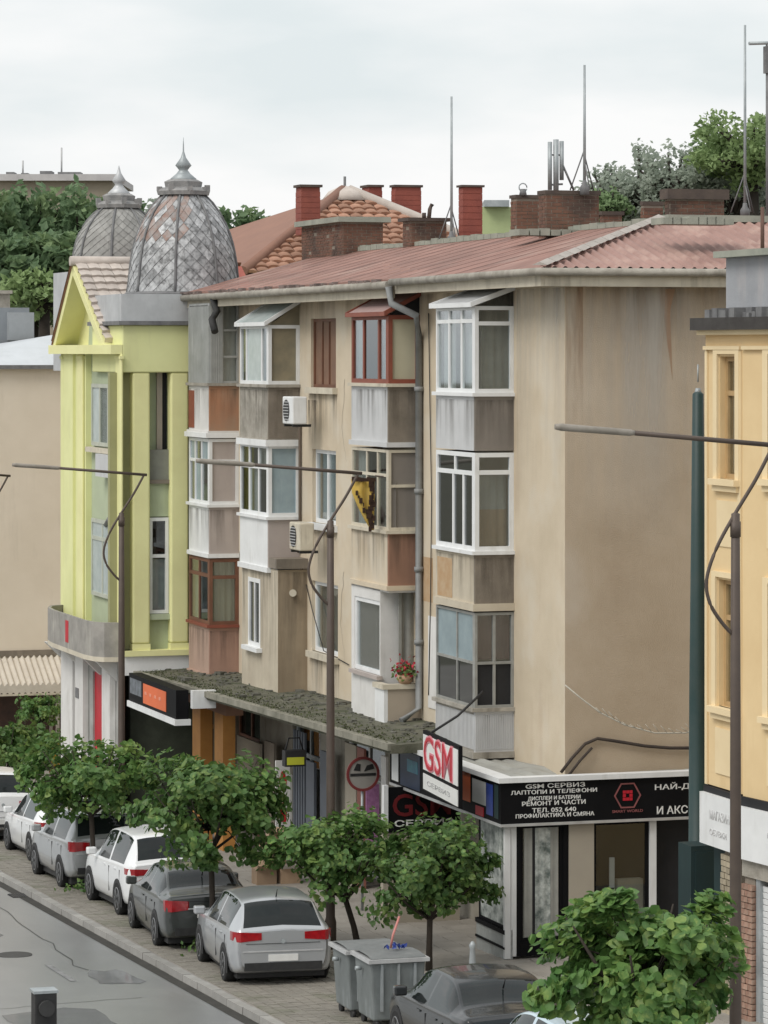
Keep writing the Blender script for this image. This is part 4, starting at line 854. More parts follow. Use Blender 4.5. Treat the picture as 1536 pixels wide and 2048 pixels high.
wg = tag(cb.build('light_garland', mat('pale_cord', (.5, .47, .4), (.42, .4, .34), 5, .8, 0)), 'pale cord with short tinsel strands hung from the blank wall', 'garland')
kb_ = [(1122, 1545), (1145, 1515), (1170, 1488), (1195, 1477), (1230, 1482), (1290, 1492), (1340, 1496), (1400, 1496)]
cb = MB(); cb.tube([Vector((.06, V(x, .06), Z(y, .06, V(x, .06)))) for x, y in kb_], .03, 8); cb.tube([Vector((.1, V(x + 14, .1), Z(y + 8, .1, V(x, .1)))) for x, y in kb_[:3]], .025, 8)
tag(cb.build('cable_bundle', mat('black_cable', (.06, .045, .035), (.045, .035, .03), 5, .8, 0)), 'thick dark cable humped across the foot of the blank wall', 'cable')
# torn yellow flag by the middle lamp
uf = U(728, -1.1); fg = MB(); rows = [(958, 703, 748), (985, 705, 748), (1010, 716, 748), (1035, 728, 748), (1060, 742, 748)]; nn = 8; k0 = 0
fgm = MB(); pts = []
for (y, x0, x1) in rows:
    for j in range(nn + 1):
        x = x0 + (x1 - x0) * j / nn; v = V(x, uf); pts.append(Vector((uf + .05 * math.sin(j * 1.3 + y * .03), v, Z(y, uf, v))))
fgm.add(pts, [(i * (nn + 1) + j, i * (nn + 1) + j + 1, (i + 1) * (nn + 1) + j + 1, (i + 1) * (nn + 1) + j) for i in range(len(rows) - 1) for j in range(nn)], True)
FT = thing('pennant', 'ragged yellow cloth with dark edges hanging before a white window', 'cloth')
fo = fgm.build('cloth', FLAGYEL, FT); sm_ = fo.modifiers.new('solid', 'SOLIDIFY'); sm_.thickness = .012
eb = MB(); rr = random.Random(8)
for y in range(960, 1062, 7):
    x = 748 - rr.uniform(0, 10); v = V(x, uf); eb.bx(uf + .04, uf + .075, v - rr.uniform(.02, .10), v + rr.uniform(.01, .04), Z(y, uf, v) - rr.uniform(.04, .1), Z(y, uf, v) + rr.uniform(.02, .07))
for x in range(705, 748, 6):
    v = V(x, uf); eb.bx(uf + .04, uf + .07, v - .03, v + .03, Z(963, uf, v), Z(956, uf, v) + rr.uniform(0, .03))
for y in range(985, 1050, 8):
    x = 712 + (y - 985) * .45 + rr.uniform(-3, 3); v = V(x, uf); eb.bx(uf + .04, uf + .07, v - rr.uniform(.01, .04), v + rr.uniform(.01, .05), Z(y, uf, v) - rr.uniform(.03, .09), Z(y, uf, v) + rr.uniform(.02, .07))
tag(eb.build('dark_edging', mat('burnt_edge', (.035, .018, .012), (.05, .025, .015), 5, .8, 0), FT), kind='stuff')
MB().tube([Vector((uf, V(750, uf), Z(952, uf, -1))), Vector((uf, 0, Z(960, uf, -1) - .0))], .02, 6).build('rod', LAMPBROWN, FT)
# mossy shop lamp sign (yellow-green) and the round road sign
uy = U(588, -1.7); ys = thing('lamp_sign', 'small yellow lit box hanging under the mossy canopy', 'sign', (uy, -1.7, Z(1532, uy, -1.7)))
MB().bx(-.12, .12, -.23, .23, 0, .34).build('housing', TRIM, ys); MB().bx(.12, .13, -.19, .19, .04, .2).build('yellow_face', YELSIGN, ys); MB().tube([Vector((0, -.2, .33)), Vector((0, -.12, .6)), Vector((0, .12, .6)), Vector((0, .2, .33))], .02, 6).build('bracket', TRIM, ys)
up_ = U(726, -1.6); rsn = thing('road_sign', 'round traffic sign with red rim and black bar before the shops', 'road sign', (up_, -1.6, G(up_)))
zs = Z(1548, up_, -1.6) - G(up_); FS = flank(0)
MB().tube([Vector((-.05, 0, 0)), Vector((-.05, 0, zs + .2))], .03, 8).build('post', STEEL, rsn)
def disc(r0, r1, d0, d1, m, nm, par, n=40):
    b = MB()
    for i in range(n):
        t0, t1 = 2 * math.pi * i / n, 2 * math.pi * (i + 1) / n
        b.prism([(r1 * math.cos(t0), zs + r1 * math.sin(t0)), (r1 * math.cos(t1), zs + r1 * math.sin(t1)), (r0 * math.cos(t1), zs + r0 * math.sin(t1)), (r0 * math.cos(t0), zs + r0 * math.sin(t0))], d0, d1, FS)
    return b.build(nm, m, par)
disc(.001, .30, -.012, .0, mat('sign_grey_face', (.38, .36, .33), (.32, .3, .28), 2, .5, 0), 'sign_face', rsn); disc(.295, .35, -.012, .012, mat('sign_red_rim', (.24, .05, .05), (.2, .04, .04), 3, .5, 0), 'red_rim', rsn)
MB().box(-.27, .27, zs - .04, zs + .015, .001, .008, FS).build('black_bar', TRIM, rsn); MB().prism([(.02, zs + .05), (.24, zs + .1), (.2, zs + .2), (.08, zs + .17)], .001, .008, FS).prism([(-.2, zs + .08), (-.06, zs + .06), (-.05, zs + .2), (-.13, zs + .22)], .001, .008, FS).build('pictogram', TRIM, rsn)
# pink poster door, red-white banner, carton stack
upk = U(745, -.9); tag(MB().bx(-.02, .02, -.14, .14, .9, 2.4).build('poster_board', PINKPRINT, None, (upk, -.9, G(upk))), 'pink and lilac poster on a narrow shop door', 'poster')
ubn = U(565, -1.3); bn = thing('banner', 'narrow white banner with red bottle prints by the shop door', 'banner', (ubn, -1.3, G(ubn)))
MB().bx(-.03, .03, -.16, .16, .9, 2.5).build('cloth', WHITEWALL, bn)
for z in (1.15, 1.85): MB().tube([Vector((.031, 0, z)), Vector((.033, 0, z + .01))], .001, 4); MB().prism([(-.07, z), (.07, z), (.09, z + .2), (.03, z + .42), (-.03, z + .42), (-.09, z + .2)], .031, .036, flank(0)).build('red_print', RED, bn)
uc = U(555, -1.9); rr = random.Random(12)
cards = [('brown cardboard carton at the foot of the shop stack', -.1, 0), ('pale cardboard carton beside the foot of the stack', .42, 0), ('crumpled carton on the middle of the shop stack', .1, .38), ('flat open carton on top of the shop stack', .2, .72)]
for i, (lb, dv, dz) in enumerate(cards):
    o = thing('carton', lb, 'box', (uc, -2.1 + dv, G(uc) + dz), rr.uniform(-.2, .2), 'cartons before the shops')
    s = .22; MB().bx(-s, s, -s, s, 0, .34).build('box_body', CARD, o)
    for sg in (-1, 1): MB().add([Vector((sg * s, -s, .34)), Vector((sg * s, s, .34)), Vector((sg * (s + .14), s, .44)), Vector((sg * (s + .14), -s, .44)), Vector((sg * s - .006, -s, .35)), Vector((sg * s - .006, s, .35)), Vector((sg * (s + .14), s, .45)), Vector((sg * (s + .14), -s, .45))], [(0, 1, 2, 3), (7, 6, 5, 4), (0, 3, 7, 4), (1, 5, 6, 2), (2, 6, 7, 3)]).build('flap', WHITEWALL if i == 1 else CARD, o)

# ================================================================== YELLOW-GREEN HOUSE WITH TWO DOMES
YG = thing('domed_house', 'pale yellow-green house with a gable and two scaly metal domes', 'building')
uF, vF = -25.2, -2.33
uL = U(122, vF)
SY, FY = street(vF), flank(uF)
yz = lambda y, x: Z(y, uF, V(x, uF))             # flank
yv = lambda x: V(x, uF)
sz = lambda y, x: Z(y, U(x, vF), vF)             # street side
su = lambda x: U(x, vF)
mb = MB(); zc0 = yz(1300, 310)
wx0, wx1 = su(172), su(236)
rec = (wx0, wx1, zc0 + .2, sz(705, 200))
wall_holes(mb, SY, uL, uF - .35, zc0, sz(690, 180), [rec], .16)
mb.bx(uL, uF - .7, vF + .2, 4, zc0, 11.2)
mb.quad(Vector((uL, 4, -2)), Vector((uL, vF, -2)), Vector((uL, vF, 11.2)), Vector((uL, 4, 11.2)))
mb.build('wall', YELLOW, YG)
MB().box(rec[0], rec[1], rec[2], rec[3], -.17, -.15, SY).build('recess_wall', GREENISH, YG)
# corner tower
tv1 = 1.5; tz0, tz1 = yz(745, 310), yz(650, 310)
bevel(MB().bx(uF - 3.4, uF + .0, vF, tv1, tz0, tz1).build('tower_box', YELLOW, YG), .03)
MB().bx(uF - 3.45, uF + .12, vF - .12, tv1 + .1, tz1, tz1 + .1).build('drum_edge', LEAD, YG)
dz1 = yz(588, 310); MB().bx(uF - 3.4, uF + .04, vF - .04, tv1, tz1 + .1, dz1).build('drum', ZINC, YG)
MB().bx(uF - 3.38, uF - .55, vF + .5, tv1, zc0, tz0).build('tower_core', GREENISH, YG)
MB().box(yv(268) - .55, yv(268), zc0, tz0, -.5, -.3, FY).build('shadow_pier', mat('shaded_olive_pier', (.36, .35, .19), (.3, .3, .16), 1, .85, .1), YG)  # darkened olive paints the shade beside the pilaster
for (x0, x1) in ((266, 301), (342, 378)):
    c = (yv(x0) + yv(x1)) / 2; r = (yv(x1) - yv(x0)) / 2
    cl_ = MB(); cl_.bx(uF - .4, uF - .02, c - r, c + r, zc0 + .16, tz0); b_ = bevel(cl_.build('column', YELLOWDEEP, YG), .05, 3); MB().bx(uF - .40, uF - .01, c - r * 1.02, c + r * 1.02, zc0, zc0 + .155).build('column_base', YELLOWDEEP, b_)
MB().box(vF + .02, tv1, zc0 - .14, zc0, -.6, .1, FY).box(uL, uF, zc0 - .14, zc0, -.4, .08, SY).build('base_cornice', YELLOWDEEP, YG)
a0, a1 = yv(301), yv(343)
MB().box(a0, a1, yz(962, 310), yz(900, 310), -.3, -.22, FY).build('balcony_rail', mat('grey_rail', (.25, .26, .22), (.2, .2, .18), 3, .7, .1), YG)
MB().box(a0, a1, yz(968, 310), yz(960, 310), -.54, -.15, FY).build('balcony_slab', CONC_BROWN, YG)
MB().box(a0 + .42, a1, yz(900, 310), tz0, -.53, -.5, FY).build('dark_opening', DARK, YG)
MB().box(a0 + .28, a0 + .42, yz(900, 310), tz0, -.53, -.46, FY).build('door_leaf', PINKGREY, YG)
w0, w1 = yv(302), yv(341)
wf = glazing(FY, YG, w0, w1, yz(1228, 320), yz(1036, 320), WHITE, (), (.60,), .085, -.18, .1, [GLASS, GLASS_DARK], 'window', True)
curtain(FY, wf, w0 + .06, w1 - .06, yz(1225, 320), yz(1120, 320), -.34, CURT_W, .012)
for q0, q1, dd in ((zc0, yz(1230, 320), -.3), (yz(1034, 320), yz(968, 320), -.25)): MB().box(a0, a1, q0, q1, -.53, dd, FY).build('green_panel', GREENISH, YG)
MB().box(w0 - .02, w1 + .02, yz(1240, 320), yz(1229, 320), -.3, -.1, FY).build('sill', GREENISH, wf)
# pillars and trims of the street side
for (x0, x1, nm, m) in ((157, 172, 'pillar', YELLOWDEEP), (236, 247, 'pillar', YELLOWDEEP), (126, 131, 'pillar', YELLOW)):
    a, b = su(x0), su(x1); r = .125 if nm == 'pillar' else .1
    w_ = .30 if x0 != 126 else .16; q_ = bevel(MB().box((a + b) / 2 - w_, (a + b) / 2 + w_, zc0, sz(708, x0), .002, .07, SY).build(nm, m, YG), .04, 2)
    MB().box((a + b) / 2 - w_ * 1.15, (a + b) / 2 + w_ * 1.15, sz(718, x0), sz(712, x0), .002, .09, SY).build('pillar_mouldings', m, q_)
MB().box(su(132), su(151), zc0, sz(708, 140), .002, .07, SY).build('pilaster', YELLOW, YG)
c0 = MB(); c0.box(uL - .2, uF - .0, sz(708, 180), sz(690, 180), 0, .3, SY); c0.build('cornice', YELLOWDEEP, YG)
gx = glazing(SY, YG, su(178), su(232), sz(893, 200), sz(768, 200), mat('pale_frame', (.50, .52, .44), (.4, .42, .36), 3, .6, .05), (.3, .6), (), .1, -.06, .06, [GLASS_PALE, GLASS, GLASS_PALE], 'window', True)
curtain(SY, gx, su(180), su(230), sz(890, 200), sz(770, 200), -.135, CURT_W, .006)
MB().box(su(174), su(234), sz(906, 200), sz(896, 200), -.15, .05, SY).build('sill', CREAM, gx)
gx = glazing(SY, YG, su(178), su(232), sz(1195, 200), sz(1040, 200), MATS['pale_frame'], (.4, .7), (.75,), .1, -.06, .06, [GLASS_PALE, GLASS_PALE, GREENISH], 'window', True)
MB().box(su(200), su(226), sz(952, 200), sz(907, 200), -.15, .12, SY).build('vent_box', GREYPANEL, YG)
MB().tube([Vector((su(205), vF + .1, sz(1050, 205))), Vector((su(222), vF - .05, sz(1035, 205))), Vector((su(238), vF - .1, sz(1045, 205)))], .07, 6).build('torn_gutter', LEAD, YG)
# gable
ga, gl, gr_ = (su(164), sz(530, 164)), (su(124), sz(690, 124)), (su(226), sz(690, 226))
apexu, apexz = ga; half = (gr_[0] - gl[0]) / 2; gzb = gl[1]
gb_ = MB(); gb_.prism([(gl[0] + .2, gzb), (gr_[0] - .1, gzb), (apexu, apexz - .12)], -.4, -.34, SY); gb_.build('gable_wall', YELLOWDEEP, YG)
rk = MB()
for (p, q) in ((gl, ga), (ga, gr_)):
    d = Vector((q[0] - p[0], q[1] - p[1])).normalized(); nrm = Vector((-d.y, d.x)) * .22
    rk.prism([(p[0], p[1]), (q[0], q[1]), (q[0] - nrm.x, q[1] - nrm.y), (p[0] - nrm.x, p[1] - nrm.y)], -.34, .25, SY)
rk.build('gable_rake', YELLOWDEEP, YG)
MB().prism([(apexu - .55, gzb), (apexu + .55, gzb), (apexu + .35, gzb + 1.0), (apexu - .35, gzb + 1.0)], -.335, -.3, SY).build('gable_panel', GREENISH, YG)
# gable roof: courses of pale tiles on the side that shows, felt on the other
dl = Vector((gl[0] - apexu, 0, gl[1] - apexz)); dr = Vector((gr_[0] - apexu, 0, gr_[1] - apexz)); Lr = dr.length; drn = dr.normalized(); nr = Vector((-drn.z, 0, drn.x)) * 1.0
if nr.z < 0: nr = -nr
mbx = MB().add([Vector((gl[0], vF - .3, gl[1])), Vector((gl[0], 2, gl[1])), Vector((apexu, 2, apexz)), Vector((apexu, vF - .3, apexz))], [(0, 1, 2, 3)]); mbx.add([Vector((gl[0], vF - .3, gl[1] + .1)), Vector((gl[0], 2, gl[1] + .1)), Vector((apexu, 2, apexz + .1)), Vector((apexu, vF - .3, apexz + .1))], [(3, 2, 1, 0)]); GRF = mbx.build('gable_roof', ROOFBROWN, YG)
tm = MB(); tl, tw = .44, .30
tm.add([Vector((0, 0, .02)), Vector((tl, 0, .10)), Vector((tl, tw * .5, .12)), Vector((0, tw * .5, .04)), Vector((0, tw * .98, .02)), Vector((tl, tw * .98, .10)), Vector((tl, 0, -.03)), Vector((tl, tw * .98, -.03))], [(0, 1, 2, 3), (3, 2, 5, 4), (1, 6, 7, 5, 2)])
tme = tm.mesh('tile', ROOFTILE_PALE)
ang = math.atan2(-drn.z, drn.x)
rr = random.Random(6)
for i in range(int(Lr / .36)):
    for j in range(6):
        p = Vector((apexu, vF - .2 + j * tw, apexz)) + drn * (i * .36) + nr * .05
        link_mesh('tile', tme, YG, p, (rr.uniform(-.02, .02), ang + rr.uniform(-.03, .03), 0))
MB().tube([Vector((apexu, vF - .32, apexz + .1)), Vector((apexu, -.4, apexz + .1))], .13, 8).build('ridge_tiles', ROOFTILE_PALE, YG)
MB().add([Vector((apexu, -.4, apexz)), Vector((gr_[0], -.4, gr_[1])), Vector((gr_[0], 2, gr_[1])), Vector((apexu, 2, apexz))], [(0, 1, 2, 3)]).build('rear_roof', mat('red_tile_sheet', (.40, .12, .09), (.3, .09, .07), 4, .8, .3), YG)
# domes: eight-sided, scaly sheets in diamond pattern, lead ribs, finial
def dome(parent, uc, vc, z0, r, h, scale_m, rust, label, fin=True, tall=1.0):
    prof = [(1.02, 0), (.985, .12), (.955, .28), (.90, .45), (.81, .6), (.68, .74), (.50, .87), (.30, .97)]
    def rad(t):
        for k in range(len(prof) - 1):
            if t <= prof[k + 1][1] or k == len(prof) - 2:
                f = (t - prof[k][1]) / (prof[k + 1][1] - prof[k][1]); return r * (prof[k][0] + (prof[k + 1][0] - prof[k][0]) * min(1, f))
    core = MB().lathe([(rad(i / 24 * .97) * .985, i / 24 * .97 * h) for i in range(25)], (uc, vc, z0), 32); D = core.build('dome', scale_m, parent); D['label'] = label
    NS, NR = 26, 16; P = lambda a, t, e: Vector((uc + (rad(max(0, t)) + e) * math.cos(a), vc + (rad(max(0, t)) + e) * math.sin(a), z0 + t * h))
    cnt = 0; rest = MB(); rr = random.Random(int(uc * 10)); scm = {}
    for k in range(NR):
        t0 = k / NR * .95; dt = .95 / NR
        for j in range(NS):
            a = 2 * math.pi * (j + .5 * (k % 2)) / NS; da = 2 * math.pi / NS / 2
            aa = (a + math.pi) % (2 * math.pi) - math.pi
            vis = -1.9 < aa < 1.5
            q = [P(a, t0 - dt * .85, .028), P(a + da * .97, t0 + dt * .1, .012), P(a, min(.96, t0 + dt * 1.05), .006), P(a - da * .97, t0 + dt * .1, .012), P(a, t0 - dt * .85, .004)]
            if t0 - dt * .85 < 0: q[0] = P(a, 0, .028); q[4] = P(a, 0, .004)
            fs = [(0, 1, 2, 3), (0, 3, 4), (0, 4, 1)]
            if vis and cnt < 290:
                m = rust if (rust and .5 < t0 < .9 and -1.7 < aa < -.0 and rr.random() < .6) else scale_m
                MB().add(q, fs).build('scale', m, D); cnt += 1
            else: rest.add(q, fs)
    tag(rest.build('scale', scale_m, D), kind='stuff')
    ribs = MB()
    for k in range(8):
        a = 2 * math.pi * (k + .5) / 8; ribs.tube([P(a, i / 10 * .95, .03) for i in range(11)], .035, 6)
    ribs.build('rib', LEAD, D)
    MB().lathe([(r * 1.05, -.06), (r * 1.09, 0), (r * 1.04, .06)], (uc, vc, z0), 32).build('base_ring', LEAD, D)
    lz = z0 + h * .93
    la = MB().lathe([(r * .48, 0), (r * .50, .1), (r * .45, .16), (r * .34, .2), (r * .36, .34), (r * .27, .40)], (uc, vc, lz), 8, False)
    for k in range(8):
        a = 2 * math.pi * k / 8; la.bx(uc + r * .45 * math.cos(a) - .06, uc + r * .45 * math.cos(a) + .06, vc + r * .45 * math.sin(a) - .06, vc + r * .45 * math.sin(a) + .06, lz + .1, lz + rr.uniform(.18, .3))
    la.build('lantern_collar', mat('collar_sheet', (.33, .32, .31), (.2, .2, .2), 6, .7, .1), D)
    MB().lathe([(r * .22, .36), (r * .24, .42), (r * .13, .55), (r * .08, .64), (r * .11, .70), (r * .15, .76), (r * .05, .96), (.02, 1.12), (.014, 1.3 if fin else 1.15), (.005, 1.48 if fin else 1.17)], (uc, vc, lz), 14).build('finial', STEEL if fin else ZINC, D)
ud_, vd_ = -26.75, -.37
dome(YG, ud_, vd_, dz1 + .02, 1.40, Z(385, ud_, vd_) - dz1 + .1, DOMEMETAL, DOMERUST, 'bright scaly dome with rust patches and spike finial')
ud2_ = -33.4; vd2_ = V(238, ud2_)
MB().bx(ud2_ - 1.5, ud2_ + 1.5, vd2_ - 1.5, vd2_ + 1.5, 10.5, Z(545, ud2_, vd2_)).build('drum', ZINC, YG)
dome(YG, ud2_, vd2_, Z(545, ud2_, vd2_), 1.28, Z(418, ud2_, vd2_) - Z(545, ud2_, vd2_) + .15, DOMEDULL, None, 'dull brown-grey scaly dome', fin=False)
# balcony, corbels, ground floor
ba, bb = su(102) , su(247); bz0, bz1 = sz(1288, 170), sz(1222, 170)
bl = MB(); poly = [(uL + .4, vF), (uL + .7, vF - .45), (uL + 1.3, vF - .64), (uL + 2.2, vF - .72), (uF - 1.2, vF - .72), (uF - .5, vF - .62), (uF - .2, vF - .42), (uF - .1, vF)]
bl.vprism(poly, bz0 - .12, bz0); bl.build('balcony_slab', CREAM, YG)
inner = [(x * .0 + (x - (uL + uF) / 2) * .96 + (uL + uF) / 2, vF + (y - vF) * .9) for x, y in poly]
bp = MB(); n = len(poly)
p = [Vector((x, y, z)) for (pl, z) in ((poly, bz0), (poly, bz1), (inner, bz1), (inner, bz0)) for x, y in pl]
bp.add(p, [(i + 1, i, n + i, n + i + 1)[::-1] for i in range(n - 1)] + [(n + i, n + i + 1, 2 * n + i + 1, 2 * n + i) for i in range(n - 1)] + [(2 * n + i, 2 * n + i + 1, 3 * n + i + 1, 3 * n + i) for i in range(n - 1)] + [(0, n, 2 * n, 3 * n), (n - 1, 4 * n - 1, 3 * n - 1, 2 * n - 1)])
bp.build('balcony_parapet', mat('grey_balcony', (.36, .34, .31), (.24, .23, .21), 2, .9, .2, streak=(.5, .48, .42), sfac=.5, ssc=3), YG)
MB().box(su(186), su(192), bz0 + .15, bz1 - .15, .721, .73, SY).build('red_scrawl', RED, YG)
for x in (130, 160, 200, 232):
    a = su(x); MB().prism([(vF - .55, bz0 - .12), (vF, bz0 - .12), (vF, bz0 - .65)], a - .14, a + .14, Fr((0, 0, 0), (0, 1, 0), (1, 0, 0))).build('corbel', WHITEWALL, YG)
gz = G(uF) - .2
gw_ = MB(); dx0, dx1 = su(186), su(212); wall_holes(gw_, SY, uL, uF, G(uL), zc0 - .14, [(dx0, dx1, G(uL) + .1, sz(1343, 190))], .08); gw_.build('ground_wall', mat('grey_white_stone', (.42, .42, .40), (.28, .28, .265), 1.4, .9, .2, streak=(.15, .15, .14), sfac=.5, ssc=3), YG)
for (x0, x1) in ((134, 157), (162, 178), (216, 232)): MB().box(su(x0), su(x1), G(uL), zc0 - .3, .01, .16, SY).build('pilaster', WHITEWALL, YG)
MB().box(dx0, dx1, G(uL) + .1, sz(1343, 190), -.08, -.05, SY).build('red_door', RED, YG)
MB().box(dx1 - .5, dx1 - .3, G(uL) + .1, sz(1343, 190), -.05, -.03, SY).build('door_edge', PINKPRINT and PINK, YG)
MB().box(su(164), su(170), sz(1395, 166), sz(1375, 166), .165, .18, SY).build('house_plaque', LEAD, YG)
MB().bx(uF - 3, uF + .02, vF + .02, tv1, zc0 - .62, zc0 - .14).build('white_band', WHITE, YG)
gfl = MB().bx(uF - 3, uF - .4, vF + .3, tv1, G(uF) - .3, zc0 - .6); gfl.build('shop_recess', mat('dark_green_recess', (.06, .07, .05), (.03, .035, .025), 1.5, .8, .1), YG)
# black shop box with an orange panel
ba_ = thing('shop_sign', 'long black box sign with an orange panel and white underside', 'sign', (uF, vF - .35, 0))
s0, s1 = U(258, vF - .35) - uF, U(352, vF - .35) - uF
t0 = lambda y, x: Z(y, U(x, vF - .35), vF - .35)
q = MB().bx(s0, s1, 0, .3, t0(1430, 330), t0(1352, 275)); q.build('sign_box', BLACK, ba_)
MB().bx(s0 - .05, s1 + .05, -.04, .34, t0(1430, 330) - .14, t0(1430, 330)).build('white_underside', WHITE, ba_)
MB().bx(s0 + (s1 - s0) * .32, s0 + (s1 - s0) * .80, -.012, 0, t0(1430, 330) + .08, t0(1352, 275) - .12).build('orange_panel', ORANGE, ba_)
for k in range(4): MB().bx(s0 + (s1 - s0) * (.36 + .1 * k), s0 + (s1 - s0) * (.40 + .1 * k), -.02, -.012, t0(1430, 330) + .3, t0(1352, 275) - .3).build('panel_mark', mat('orange_mark', (.8, .35, .25), (.7, .25, .15), 8, .5, 0) if k == 0 else MATS['orange_mark'], ba_)
MB().bx(s0 + .15, s0 + (s1 - s0) * .28, -.012, 0, t0(1430, 330) + .2, t0(1352, 275) - .1).build('grey_panel', mat('blue_grey_print', (.2, .22, .25), (.07, .08, .09), 5, .5, 0), ba_)
MB().bx(s1 + .02, s1 + .2, .34, .9, t0(1420, 360), t0(1384, 360)).build('end_box', WHITE, ba_)

# ================================================================== FAR LEFT BUILDINGS
BG = thing('beige_house', 'beige blank-walled house with white sheet roof beyond the domed house', 'building')
ub_ = -46.0; bv = lambda x: V(x, ub_); bzz = lambda y: Z(y, ub_, bv(60)); FB_ = flank(ub_)
MB().bx(ub_ - 14, ub_, bv(-160), bv(170), G(ub_) - .5, bzz(737)).build('wall', SIDEBEIGE, BG)
MB().bx(ub_ - 14, ub_ + .25, bv(-165), bv(175), bzz(738), bzz(730)).build('eaves', LEAD, BG)
r_ = MB(); r_.add([Vector((ub_ + .25, bv(-165), bzz(730))), Vector((ub_ + .25, bv(175), bzz(730))), Vector((ub_ - 3.5, bv(175), bzz(730) + 1.0)), Vector((ub_ - 3.5, bv(-165), bzz(730) + .15))], [(0, 1, 2, 3)]); r_.build('roof', mat('white_sheet_roof', (.62, .65, .68), (.55, .58, .6), 1, .5, .05, streak=(.45, .48, .5), sfac=.4), BG)
MB().bx(ub_ - 9, ub_ - 4, bv(-160), bv(112), bzz(735), bzz(612)).build('grey_storey', SLATE, BG)
MB().bx(ub_ - 4, ub_ - 3.7, bv(66), bv(118), bzz(680), bzz(622)).build('grey_storey', mat('grey_sheet', (.33, .35, .37), (.28, .3, .31), 2, .6, .05), BG)
MB().bx(ub_ - 6, ub_ - 4.2, bv(-40), bv(26), bzz(612), bzz(590)).build('red_roof', ROOFRED, BG)
MB().bx(ub_ - 5, ub_ - 4.3, bv(24), bv(76), bzz(612), bzz(582)).bx(ub_ - 5.1, ub_ - 4.2, bv(20), bv(80), bzz(583), bzz(576)).build('chimney', CONCRETE, BG)
MB().tube([Vector((ub_ - 4.5, bv(45), bzz(578))), Vector((ub_ - 4.5, bv(43), bzz(560)))], .2, 8).build('chimney_pot', WHITE, BG)
MB().box(bv(-160), bv(170), bzz(1312), bzz(1300), 0, .06, FB_).build('string_course', CONC_BROWN, BG)
aw = thing('awning', 'cream corrugated awning over the shop of the beige house', 'awning', (ub_, 0, 0))
a_ = MB(); zt, zb = bzz(1313), Z(1368, ub_ + 1.4, bv(60)); k = 0; n = 150
for i in range(n + 1):
    v = bv(-160) + (bv(134) - bv(-160)) * i / n; ph = .04 * math.sin(i * 2 * math.pi / 6)
    a_.v += [(.06, v, zt + ph), (1.4, v, zb + ph), (1.4, v, zb + ph - .28)]
    if i: a_.f += [(3 * i - 3, 3 * i - 2, 3 * i + 1, 3 * i), (3 * i - 2, 3 * i - 1, 3 * i + 2, 3 * i + 1)]
a_.build('canvas', AWNING, aw); MB().bx(1.36, 1.42, bv(-160), bv(134), zb - .34, zb - .28).build('front_bar', CREAM, aw)
for x in (98, 128): MB().bx(1.2, 1.28, bv(x) - .05, bv(x) + .05, G(ub_) + .0, zb - .3).build('awning_post', CONCRETE, aw)
MB().box(bv(-160), bv(134), G(ub_), bzz(1375), .005, .05, FB_).build('shop_front', mat('red_brown_front', (.10, .055, .045), (.05, .035, .03), 2.5, .7, .1), BG)
MB().box(bv(40), bv(134), bzz(1416), bzz(1408), .05, .1, FB_).box(bv(98), bv(104), G(ub_), bzz(1375), .05, .1, FB_).build('shop_rail', CONCRETE, BG)
ob = V(108, -36); tag(MB().lathe([(.14, 0), (.16, .2), (.12, .5), (.16, .75), (.1, .95)], n=12).build('waste_bin', mat('orange_plastic', (.65, .35, .04), (.55, .28, .03), 4, .6, 0), None, (-36, ob, Z(1545, -36, ob))), 'orange upright object standing behind the left street trees', 'bin')
bpost = thing('bin_post', 'slim post that carries the orange bin', 'post', (-36.2, ob, G(-36))); MB().tube([Vector((.1, 0, 0)), Vector((.1, 0, max(.5, Z(1540, -36, ob) - G(-36))))], .04, 6).build('pole', LAMPBROWN, bpost); MB().bx(.05, .3, -.1, .1, max(.4, Z(1545, -36, ob) - G(-36)) - .04, max(.45, Z(1545, -36, ob) - G(-36))).build('bracket', LAMPBROWN, bpost)
# far flat-roofed block in the trees, top left
fb_ = thing('flat_roof_block', 'distant flat-roofed block with a pale parapet above the trees', 'building', (0, 0, 0)); fb_.matrix_world = Matrix.Translation((0, 190, 0))
fx = lambda x: (x - PX0) * 190 / F; fz = lambda y: CAMZ + (HOR - y) * 190 / F
MB().bx(fx(-60), fx(225), 0, 12, 0, fz(362)).build('wall', mat('far_wall', (.36, .31, .24), (.3, .26, .2), .5, .9, .1), fb_)
MB().bx(fx(-64), fx(234), -.5, 12.4, fz(362), fz(349)).build('parapet', mat('far_parapet', (.55, .53, .52), (.42, .4, .4), 1, .8, .1), fb_)
for (x0, x1, h) in ((8, 24, 7), (38, 52, 5), (76, 100, 9), (112, 158, 7)): MB().bx(fx(x0), fx(x1), 1, 2.5, fz(349), fz(349 - h)).build('roof_box', LEAD, fb_)
for x in (40, 118): MB().tube([Vector((fx(x), 1.5, fz(345))), Vector((fx(x), 1.5, fz(292 if x > 100 else 318)))], .05, 5).build('mast', mat('pale_mast', (.5, .5, .5), (.45, .45, .45), 3, .6, 0) if x == 40 else MATS['pale_mast'], fb_)
